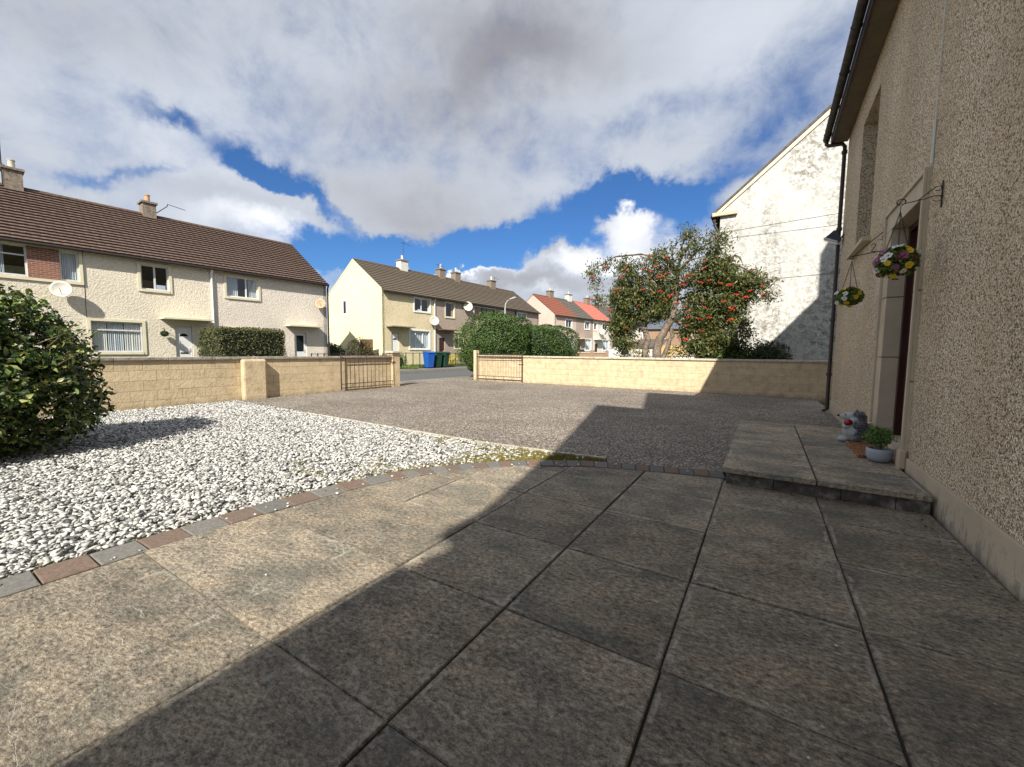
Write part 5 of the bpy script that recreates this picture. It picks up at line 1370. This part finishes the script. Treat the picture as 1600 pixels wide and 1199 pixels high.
def big_hedge():
    h = thing('rounded_hedge', 'tall rounded dark green hedge behind the far driveway wall', 'hedge', (-11.5, 20.9, 0), R(90))
    segs = [(-3.6, 0, 1.7, 3.12, 19000), (-.4, .1, 2.0, 2.72, 14000), (2.5, 0, 2.1, 2.88, 14000)]
    for (x, y, r_, ht, n) in segs:
        P, d = shell_points(n, (x, y, ht * .5), (r_ * 1.12, 1.35, ht * .52), x, .10, 2.2, .90)
        q = (P - np.array([x, y, ht * .5])) / np.array([r_ * 1.12, 1.35, ht * .52]); mm = np.max(np.abs(q), 1); l = np.linalg.norm(q, axis=1)
        q = q * (1 + .42 * (l / np.maximum(mm, 1e-6) - 1))[:, None]; P = q * np.array([r_ * 1.12, 1.35, ht * .52]) + np.array([x, y, ht * .5])
        P[:, 2] = np.maximum(P[:, 2], .05)
        obj('foliage', leaf_mesh('foliage', P, d, .095, .055, 'hedge leaf', .2, .6), None, h)
        obj('shade_core', MB().sphere((x, y, ht * .48), 1, 14, 10, (r_ * .95, 1.08, ht * .46)), 'dark core', h)  # near-black filling that stands for shade deep in the hedge
big_hedge()
bush('light_bush', 'loose light green bush at the left foot of the tall rounded hedge', (-13.0, 17.9, 0), (.8, .7), 2.1, 2200, .10, .05, 'bright leaf', 6., core=False)

# rowan tree
def rowan():
    t = thing('rowan_tree', 'gnarled rowan tree with red berry clusters behind the far garden wall', 'tree', (-3.45, 16.0, 0))
    def limb(pts, r0, r1, name='limb', mat='bark', seg=8):
        n = len(pts); P = [Vector(p) for p in pts]; out = []
        for i in range(n - 1):
            for k in range(4):
                q = P[i].lerp(P[i + 1], k / 4); j = .035 * (1 if 0 < i + k else 0)
                out.append(q + Vector((random.uniform(-j, j), random.uniform(-j, j), 0)))
        out.append(P[-1]); m = len(out)
        mb = MB(); mb.tube(out, [r0 + (r1 - r0) * i / (m - 1) for i in range(m)], seg); return obj(name, mb, mat, t, smooth=True)
    X = lambda x: x + 3.45
    limb([(X(-3.95), 0, -.05), (X(-3.93), 0, 1.2), (X(-3.85), 0, 1.75), (X(-4.0), 0, 2.4), (X(-4.15), -.1, 3.3)], .15, .07, 'trunk')
    limb([(X(-3.55), .05, -.05), (X(-3.5), 0, 1.1), (X(-3.40), 0, 1.8), (X(-3.0), 0, 2.5), (X(-2.85), 0, 3.4), (X(-2.9), 0, 4.3)], .19, .08, 'trunk')
    limb([(X(-3.35), .1, -.05), (X(-3.25), .1, 1.2), (X(-3.0), .1, 1.9), (X(-3.05), .1, 2.6), (X(-3.2), .1, 3.5)], .10, .05, 'trunk')
    L_ = [[(-2.9, 0, 4.0), (-3.2, 0, 4.7), (-4.2, 0, 5.0), (-5.2, 0, 5.0), (-5.9, 0, 4.7), (-6.2, 0, 4.2)], [(-4.1, 0, 3.2), (-4.7, .2, 4.1), (-4.9, .2, 4.6)],
          [(-2.9, 0, 4.2), (-2.75, 0, 5.1), (-2.55, 0, 5.9)], [(-2.85, 0, 4.2), (-2.2, 0, 4.9), (-1.7, 0, 5.2), (-1.5, 0, 5.6)], [(-2.85, 0, 3.6), (-2.0, .1, 4.2), (-1.2, .1, 4.4), (-.4, 0, 3.9), (.05, 0, 3.4)],
          [(-2.9, 0, 3.2), (-2.1, .2, 3.4), (-1.3, .2, 3.0)], [(-3.0, 0, 3.9), (-3.6, -.2, 4.6), (-4.2, -.2, 4.9)], [(-1.5, 0, 4.4), (-1.0, 0, 4.6), (-.8, 0, 4.3)], [(-2.9, 0, 4.1), (-2.5, -.3, 4.5), (-2.0, -.3, 4.6)], [(-3., 0, 4.3), (-3.3, -.3, 4.9), (-3.5, -.3, 5.2)], [(-2.8, 0, 4.6), (-2.4, -.2, 5.2), (-2.1, -.2, 5.4)], [(-2.6, 0, 3.6), (-2.2, -.3, 3.9), (-1.8, -.4, 3.7)]]
    for p in L_: limb([(X(a), b, c) for a, b, c in p], .05, .012, mat='twig', seg=6)
    tw = MB(); bz = []
    def lobe(cx_, cz, rx, rz2, n, ry=.6, cy=0., dens=1):
        d = rng.normal(0, 1, (n, 3)); d /= np.linalg.norm(d, axis=1)[:, None]
        r_ = rng.uniform(.3, 1, n) ** .5
        # gather leaves in drooping tufts
        nc = max(6, n // 26); C = rng.normal(0, 1, (nc, 3)); C /= np.linalg.norm(C, axis=1)[:, None]; C *= rng.uniform(.25, 1, nc)[:, None] ** .5
        idx = rng.integers(0, nc, n)
        P = C[idx] * np.array([rx, ry, rz2]) + rng.normal(0, 1, (n, 3)) * np.array([.13, .13, .10]) + np.array([X(cx_), cy, cz])
        bz.append((P, C[idx] * .6 + np.array([0, 0, .5])))
        for c_ in C[::2]:
            a_ = Vector((X(cx_), cy, cz)) + Vector((c_[0] * rx, c_[1] * ry, c_[2] * rz2)); b_ = Vector((X(cx_), cy, cz)).lerp(a_, .25)
            mid = a_.lerp(b_, .5) + Vector((0, 0, .12)); tw.tube([b_, mid, a_], [.012, .008, .004], 4, False)
    for a in [(-6.1, 4.35, .35, .35, 260), (-5.8, 4.75, .5, .18, 200), (-5.85, 3.6, .22, .5, 260), (-5.0, 4.8, .35, .25, 180), (-4.6, 4.2, .55, .55, 1300), (-4.9, 3.3, .4, .7, 1200), (-4.4, 3.2, .55, .7, 1500),
              (-3.7, 4.6, .6, .5, 650), (-3.6, 3.6, .6, .8, 1500), (-4.7, 2.4, .5, .45, 900), (-3.1, 4.9, .6, .4, 320), (-2.6, 5.6, .28, .4, 260), (-2.2, 5.0, .5, .4, 380), (-1.6, 5.1, .35, .5, 420), (-3.0, 4.0, .5, .6, 500),
              (-2.2, 3.9, .5, .5, 700), (-1.55, 4.1, .6, .7, 1700), (-1.2, 3.2, .7, .8, 2300), (-1.9, 2.6, .5, .7, 1300), (-1.2, 2.1, .8, .7, 2000), (-.6, 3.6, .5, .6, 900), (-.2, 3.6, .45, .25, 170), (-.05, 3.1, .2, .25, 120), (-2.3, 3.1, .35, .4, 420), (-2.0, 1.6, .5, .5, 700), (-4.95, 2.3, .4, .5, 700), (-4.75, 1.7, .4, .45, 500), (-3.3, 3.1, .35, .5, 600), (-2.4, 2.4, .35, .6, 700), (-3.7, 2.75, .4, .35, 500), (-1.7, 1.5, .7, .5, 900)]:
        lobe(a[0], a[1], a[2], a[3], int(a[4] * (1.7 if a[1] < 4.15 and a[4] > 400 else 1.15)))
    P = np.concatenate([b[0] for b in bz]); d = np.concatenate([b[1] for b in bz])
    obj('foliage', leaf_mesh('foliage', P, d, .14, .046, 'rowan leaf', .15, .7, 1.0), None, t)
    obj('twigs', tw, 'twig', t)
    # berry clusters, one mesh shared
    mb = MB()
    for k in range(26):
        a = random.uniform(0, 2 * PI); r_ = random.uniform(0, .11); mb.sphere((r_ * math.cos(a), r_ * math.sin(a), random.uniform(-.04, .03)), .019, 6, 4)
    bm_ = mb.mesh('berry_cluster', 'rowan berry')
    spots = [(-5.3, 4.55), (-4.75, 4.1), (-4.6, 4.4), (-3.9, 4.35), (-3.75, 4.7), (-3.6, 4.2), (-3.45, 4.35), (-4.0, 3.9), (-3.7, 3.95), (-3.4, 3.95), (-3.25, 4.0), (-3.1, 4.05), (-4.9, 3.5), (-4.85, 3.65), (-3.9, 3.6), (-3.35, 3.5), (-4.0, 3.0), (-4.45, 2.2), (-5.1, 2.9),
             (-2.6, 3.8), (-2.4, 3.85), (-2.2, 3.9), (-2.55, 3.65), (-2.0, 3.7), (-1.9, 4.4), (-1.95, 4.15), (-1.7, 3.75), (-1.35, 3.65), (-1.1, 3.55), (-2.75, 3.0), (-2.5, 2.9), (-2.4, 2.75), (-1.95, 3.05), (-1.85, 2.8), (-1.3, 2.95), (-.95, 2.8), (-1.0, 2.7),
             (-2.3, 2.5), (-1.9, 2.4), (-1.7, 2.45), (-1.0, 2.4), (-2.6, 2.3), (-2.4, 2.2), (-1.9, 2.0), (-2.35, 1.75), (-.45, 3.95), (-.15, 3.4), (-.65, 3.1), (-.5, 3.3), (-.2, 3.1), (-5.8, 3.3), (-5.9, 4.2), (-3.1, 4.6), (-2.9, 3.3), (-3.15, 3.2), (-.9, 3.2)]
    for (bx, bz_) in spots:
        o = obj('berry_cluster', bm_, None, t, loc=(X(bx) + random.uniform(-.05, .05), -.6 + random.uniform(-.12, .05), bz_ + random.uniform(-.05, .05))); o.rotation_euler = (random.uniform(-.5, .5), random.uniform(-.5, .5), random.uniform(0, 6)); sc_ = random.uniform(.5, 1.05); o.scale = (sc_,) * 3
rowan()
bush('bramble_bush', 'low tangled bright green shrub in front of the white gable', (-1.15, 16.3, 0), (1.15, .8), 1.8, 5000, .10, .05, 'hedge leaf', 8.)
bush('bramble_bush', 'dark straggly shrub beside the white gable right of the bright one', (.0, 16.6, 0), (.95, .8), 1.75, 3600, .10, .045, 'dark leaf', 12.)
bush('light_bush', 'pale leafy undergrowth around the rowan trunks', (-4.3, 16.1, 0), (.75, .5), 1.75, 1000, .13, .05, 'dry leaf', 13., core=False)
bush('light_bush', 'small pale undergrowth just right of the rowan trunks', (-2.85, 16.2, 0), (.4, .4), 1.6, 500, .13, .05, 'dry leaf', 14., core=False)

# ------------------------------------------------------------------ gardens across the street
bush('garden_shrub', 'dark rounded shrub in front of the shaded base of the yellow gable', (-24.5, 16.9, .2), (.95, .8), 1.55, 1700, .13, .06, 'dark leaf', 21., group='shrubs in the gardens across the street')
bush('garden_shrub', 'dry olive shrub with long twigs beside the timber gate of the yellow house', (-23.3, 18.1, .2), (.9, .9), 1.9, 1700, .15, .04, 'dry leaf', 22., group='shrubs in the gardens across the street', core=False)
bush('garden_shrub', 'mid green shrub left of the blue bin', (-20.3, 18.7, .15), (.65, .6), .95, 1200, .09, .045, 'hedge leaf', 23., group='shrubs in the gardens across the street')
bush('garden_shrub', 'low weedy green clump on the pavement edge beside the bins', (-19.1, 18.6, .1), (.75, .4), .25, 700, .08, .04, 'bright leaf', 24., group='shrubs in the gardens across the street', core=False)
bush('yellow_flowers', 'yellow flowering plants behind the green railings left of the dark posts', (-20.3, 22.6, .2), (.35, .5), .85, 500, .08, .05, 'yellow flowers', 25., cat='flowers', core=False)
bush('yellow_flowers', 'yellow flowering plants behind the green railings near the tall hedge', (-20.3, 24.2, .2), (.35, .6), .85, 600, .08, .05, 'yellow flowers', 26., cat='flowers', core=False)
bush('garden_shrub', 'green shrub behind the railings at the foot of the tall hedge', (-20.3, 26.4, .2), (.8, 1.3), 1.3, 1800, .10, .05, 'hedge leaf', 27., group='shrubs in the gardens across the street')
bush('garden_shrub', 'light green young tree in front of the grey pink house', (-19.8, 25.2, .2), (.9, 1.0), 3.4, 1500, .12, .06, 'bright leaf', 28., group='shrubs in the gardens across the street', core=False)
def rail_fence(name, label, P0, ang, L_, h, mat, dx, z0):
    f = thing(name, label, 'fence', (*P0, z0), ang)
    for z in (.12, h - .04): obj('rail', MB().box(0, L_, -.012, .012, z - .015, z + .015), mat, f)
    n = int(L_ / dx)
    for k in range(n + 1): obj('picket', MB().box(k * dx - .03, k * dx + .03, .013, .03, 0, h), mat, f)
    return f
rail_fence('railing_fence', 'dark green garden railing behind the wheelie bins', (-19.62, 18.2), R(90), 9.5, 1.0, 'green railing', .62, .15)
rail_fence('railing_fence', 'low dark iron railing in front of the pinkish house', (-19.5, 12.3), R(90), 5.0, .95, 'black iron', .35, .15)
tf = thing('timber_gate', 'brown timber side gate in the shade of the yellow gable', 'gate', (-24.6, 19.2, .2), R(8))
for k in range(9): obj('gate_board', MB().box(k * .13, k * .13 + .12, 0, .03, 0, 1.85), 'brown shed timber', tf)
obj('gate_rail', MB().box(0, 1.16, -.03, -.001, 1.2, 1.3), 'brown shed timber', tf)
def bin_(loc, mat, label, rz=0):
    b = thing('wheelie_bin', label, 'wheelie bin', loc, rz, 'wheelie bins on the far pavement')
    m = MB(); w0, w1 = .22, .28
    m.add([(-w0, -w0, .03), (w0, -w0, .03), (w0, w0, .03), (-w0, w0, .03), (-w1 - .02, -w1, .98), (w1 + .04, -w1, .98), (w1 + .04, w1, .98), (-w1 - .02, w1, .98)], [(0, 3, 2, 1), (4, 5, 6, 7), (0, 1, 5, 4), (1, 2, 6, 5), (2, 3, 7, 6), (3, 0, 4, 7)])
    obj('bin_body', m, mat, b, bevel=.02)
    obj('bin_lid', MB().prism_y([(-.34, .985), (.36, .985), (.30, 1.07), (-.24, 1.09)][::-1], -.30, .30), mat, b, bevel=.01)
    for s in (-1, 1): o = obj('wheel', MB().lathe([(.09, -.02), (.1, 0), (.09, .02)], (0, 0, 0), 12), 'tyre', b, loc=(-.24, s * .24, .1)); o.rotation_euler = (R(90), 0, 0)
bin_((-19.1, 20.35, .14), 'blue plastic', 'bright blue wheelie bin at the left of the row', R(-12))
bin_((-19.15, 21.15, .14), 'green plastic', 'dark green wheelie bin directly beside the blue bin', R(-4))
bin_((-19.15, 21.9, .14), 'green plastic', 'dark green wheelie bin farthest from the blue bin', R(6))
lp = thing('street_lamp', 'slim grey street lamp with a curved arm above the tall hedge', 'street lamp', (-18.0, 28.0, .12))
obj('pole', MB().tube([(0, 0, 0), (0, 0, 4.6), (.03, .02, 4.95), (.16, .08, 5.2), (.4, .15, 5.32)], [.07, .05, .045, .04, .035], 8), 'lamp post grey', lp, smooth=True)
obj('lamp_head', MB().prism_y([(.35, 5.28), (.95, 5.40), (.98, 5.46), (.8, 5.50), (.38, 5.38)], .06, .24), 'lamp post grey', lp, bevel=.02)

def car(loc, rz, mat, label):
    c = thing('parked_car', label, 'car', loc, rz, 'cars parked in the far street')
    prof = [(-2.0, .35), (-2.05, .75), (-1.9, .95), (-1.0, 1.05), (1.25, 1.05), (1.95, .9), (2.05, .6), (2.0, .35)]
    m = MB(); m.prism_y(prof[::-1], -.85, .85); obj('body', m, mat, c, bevel=.06)
    m = MB(); m.prism_y([(-1.5, 1.04), (-1.2, 1.42), (.35, 1.46), (1.1, 1.04)][::-1], -.72, .72); obj('cabin_glass', m, 'car glass', c, bevel=.05)
    m = MB(); m.prism_y([(-1.22, 1.40), (.30, 1.465), (.36, 1.45), (.32, 1.50), (-1.1, 1.47)][::-1], -.70, .70); obj('car_roof', m, mat, c)
    for sx in (-1.3, 1.3):
        for sy in (-.8, .8):
            o = obj('wheel', MB().lathe([(.24, -.1), (.32, -.09), (.32, .09), (.24, .1)], (0, 0, 0), 16), 'tyre', c, loc=(sx, sy, .32)); o.rotation_euler = (R(90), 0, 0)
            w2 = obj('rim', MB().lathe([(.2, -.11), (.2, .11)], (0, 0, 0), 10), 'wheel metal', o)
    for sy in (-.6, .6): obj('headlight', MB().box(1.93, 2.03, sy - .15, sy + .15, .68, .82), 'lamp glass', c)
car((-14.2, 33.5, 0), R(78), 'car dark', 'dark green parked car whose roof shows just right of the tall hedge')
car((-12.5, 40.5, 0), R(70), 'car white', 'white parked car seen low between hedge and rowan tree')
# small far garden walls
for (x0, x1, y, z, m_, lb) in ((-12.4, -9.9, 29.5, 1.22, 'brick wall brown', 'low brown brick garden wall with piers beyond the tall hedge'), (-9.0, -8.2, 27.0, 1.55, 'white wall paint', 'short pale rendered wall block left of the rowan tree'), (-7.8, -4.8, 25.5, 1.05, 'white wall paint', 'low white garden wall left of the rowan trunks'), (-4.0, 1.0, 22.0, 1.12, 'white wall paint', 'low white garden wall right of the rowan trunks')):
    w = thing('low_wall', lb, 'garden wall', (0, y, 0)); obj('wall_body', MB().box(x0, x1, 0, .2, 0, z), m_, w); obj('coping_stone', MB().box(x0 - .04, x1 + .04, -.04, .24, z + .001, z + .07), 'pale coping', w)
    if m_ == 'brick wall brown':
        for k in range(3): xx = x0 + k * (x1 - x0) / 2; obj('wall_post', MB().box(xx - .15, xx + .15, -.05, .25, 0, z + .2), m_, w)
# brick house far behind the rowan
bh = thing('brick_house', 'distant brown brick house with blue grey hipped roof seen through the rowan', 'house', (-13.2, 66, 0), R(8))
obj('wall', MB().box(-6.5, 2.2, 0, 8, 0, 5.0), 'brick wall brown', bh)
m = MB(); m.add([(-6.9, -.4, 4.9), (2.6, -.4, 4.9), (2.6, 8.4, 4.9), (-6.9, 8.4, 4.9), (-3.3, 4, 7.7), (-1.0, 4, 7.7)], [(0, 1, 5, 4), (1, 2, 5), (2, 3, 4, 5), (3, 0, 4), (0, 3, 2, 1)]); obj('roof', m, 'blue grey slate', bh)
for (a, b, c, d) in ((-.8, .0, 3.0, 4.4), (-4.5, -3.3, 3.0, 4.4)):
    w = obj('window', MB().box(a, b, -.06, -.001, c, d), 'white plastic', bh); obj('pane', MB().box(a + .12, b - .12, -.07, -.061, c + .12, d - .12), 'car glass', w)
pw = thing('pale_house', 'sliver of a pale rendered house between distant brick house and rowan boughs', 'house', (-9.4, 62, 0), R(8)); obj('wall', MB().box(0, 1.6, 0, 6, 0, 5.0), 'pink harling', pw)
obj('roof', MB().prism_y([(-.2, 5.0), (1.8, 5.0), (.8, 5.9)], -.2, 6.2), 'grey roof tile', pw)
ls = thing('lean_to_shed', 'low grey roofed white outbuilding in front of the distant brick house', 'shed', (-13.5, 58, 0)); obj('wall', MB().box(-2.2, 1.2, 0, 4, 0, 2.1), 'off white harling', ls); obj('roof', MB().prism_x([(-.3, 2.0), (-.3, 2.1), (4.2, 3.3), (4.2, 3.2)], -2.5, 1.4), 'grey roof tile', ls)
tfz = thing('board_fence', 'pale new timber board fence seen through the rowan trunks', 'fence', (-9.9, 44.0, 0), R(5))
for k in range(22): obj('fence_board', MB().box(k * .15, k * .15 + .14, 0, .025, 0, 2.0 + .02 * (k % 2)), 'timber fence', tfz)
bush('distant_tree', 'dark tree crown beyond the far terrace roofs', (-14.5, 75, 0), (3.5, 3.5), 9.0, 2500, .5, .3, 'dark leaf', 31., cat='tree')
bush('distant_tree', 'dark evergreen beside the distant brick house', (-8.0, 72, 0), (2.5, 2.5), 7.0, 1800, .5, .3, 'dark leaf', 33., cat='tree')
# leaves and twigs are masses nobody could count
for o in bpy.data.objects:
    if o.parent and o.name.split('.')[0] in ('foliage', 'twigs', 'sprig_leaves', 'spines', 'chain'): o['kind'] = 'stuff'
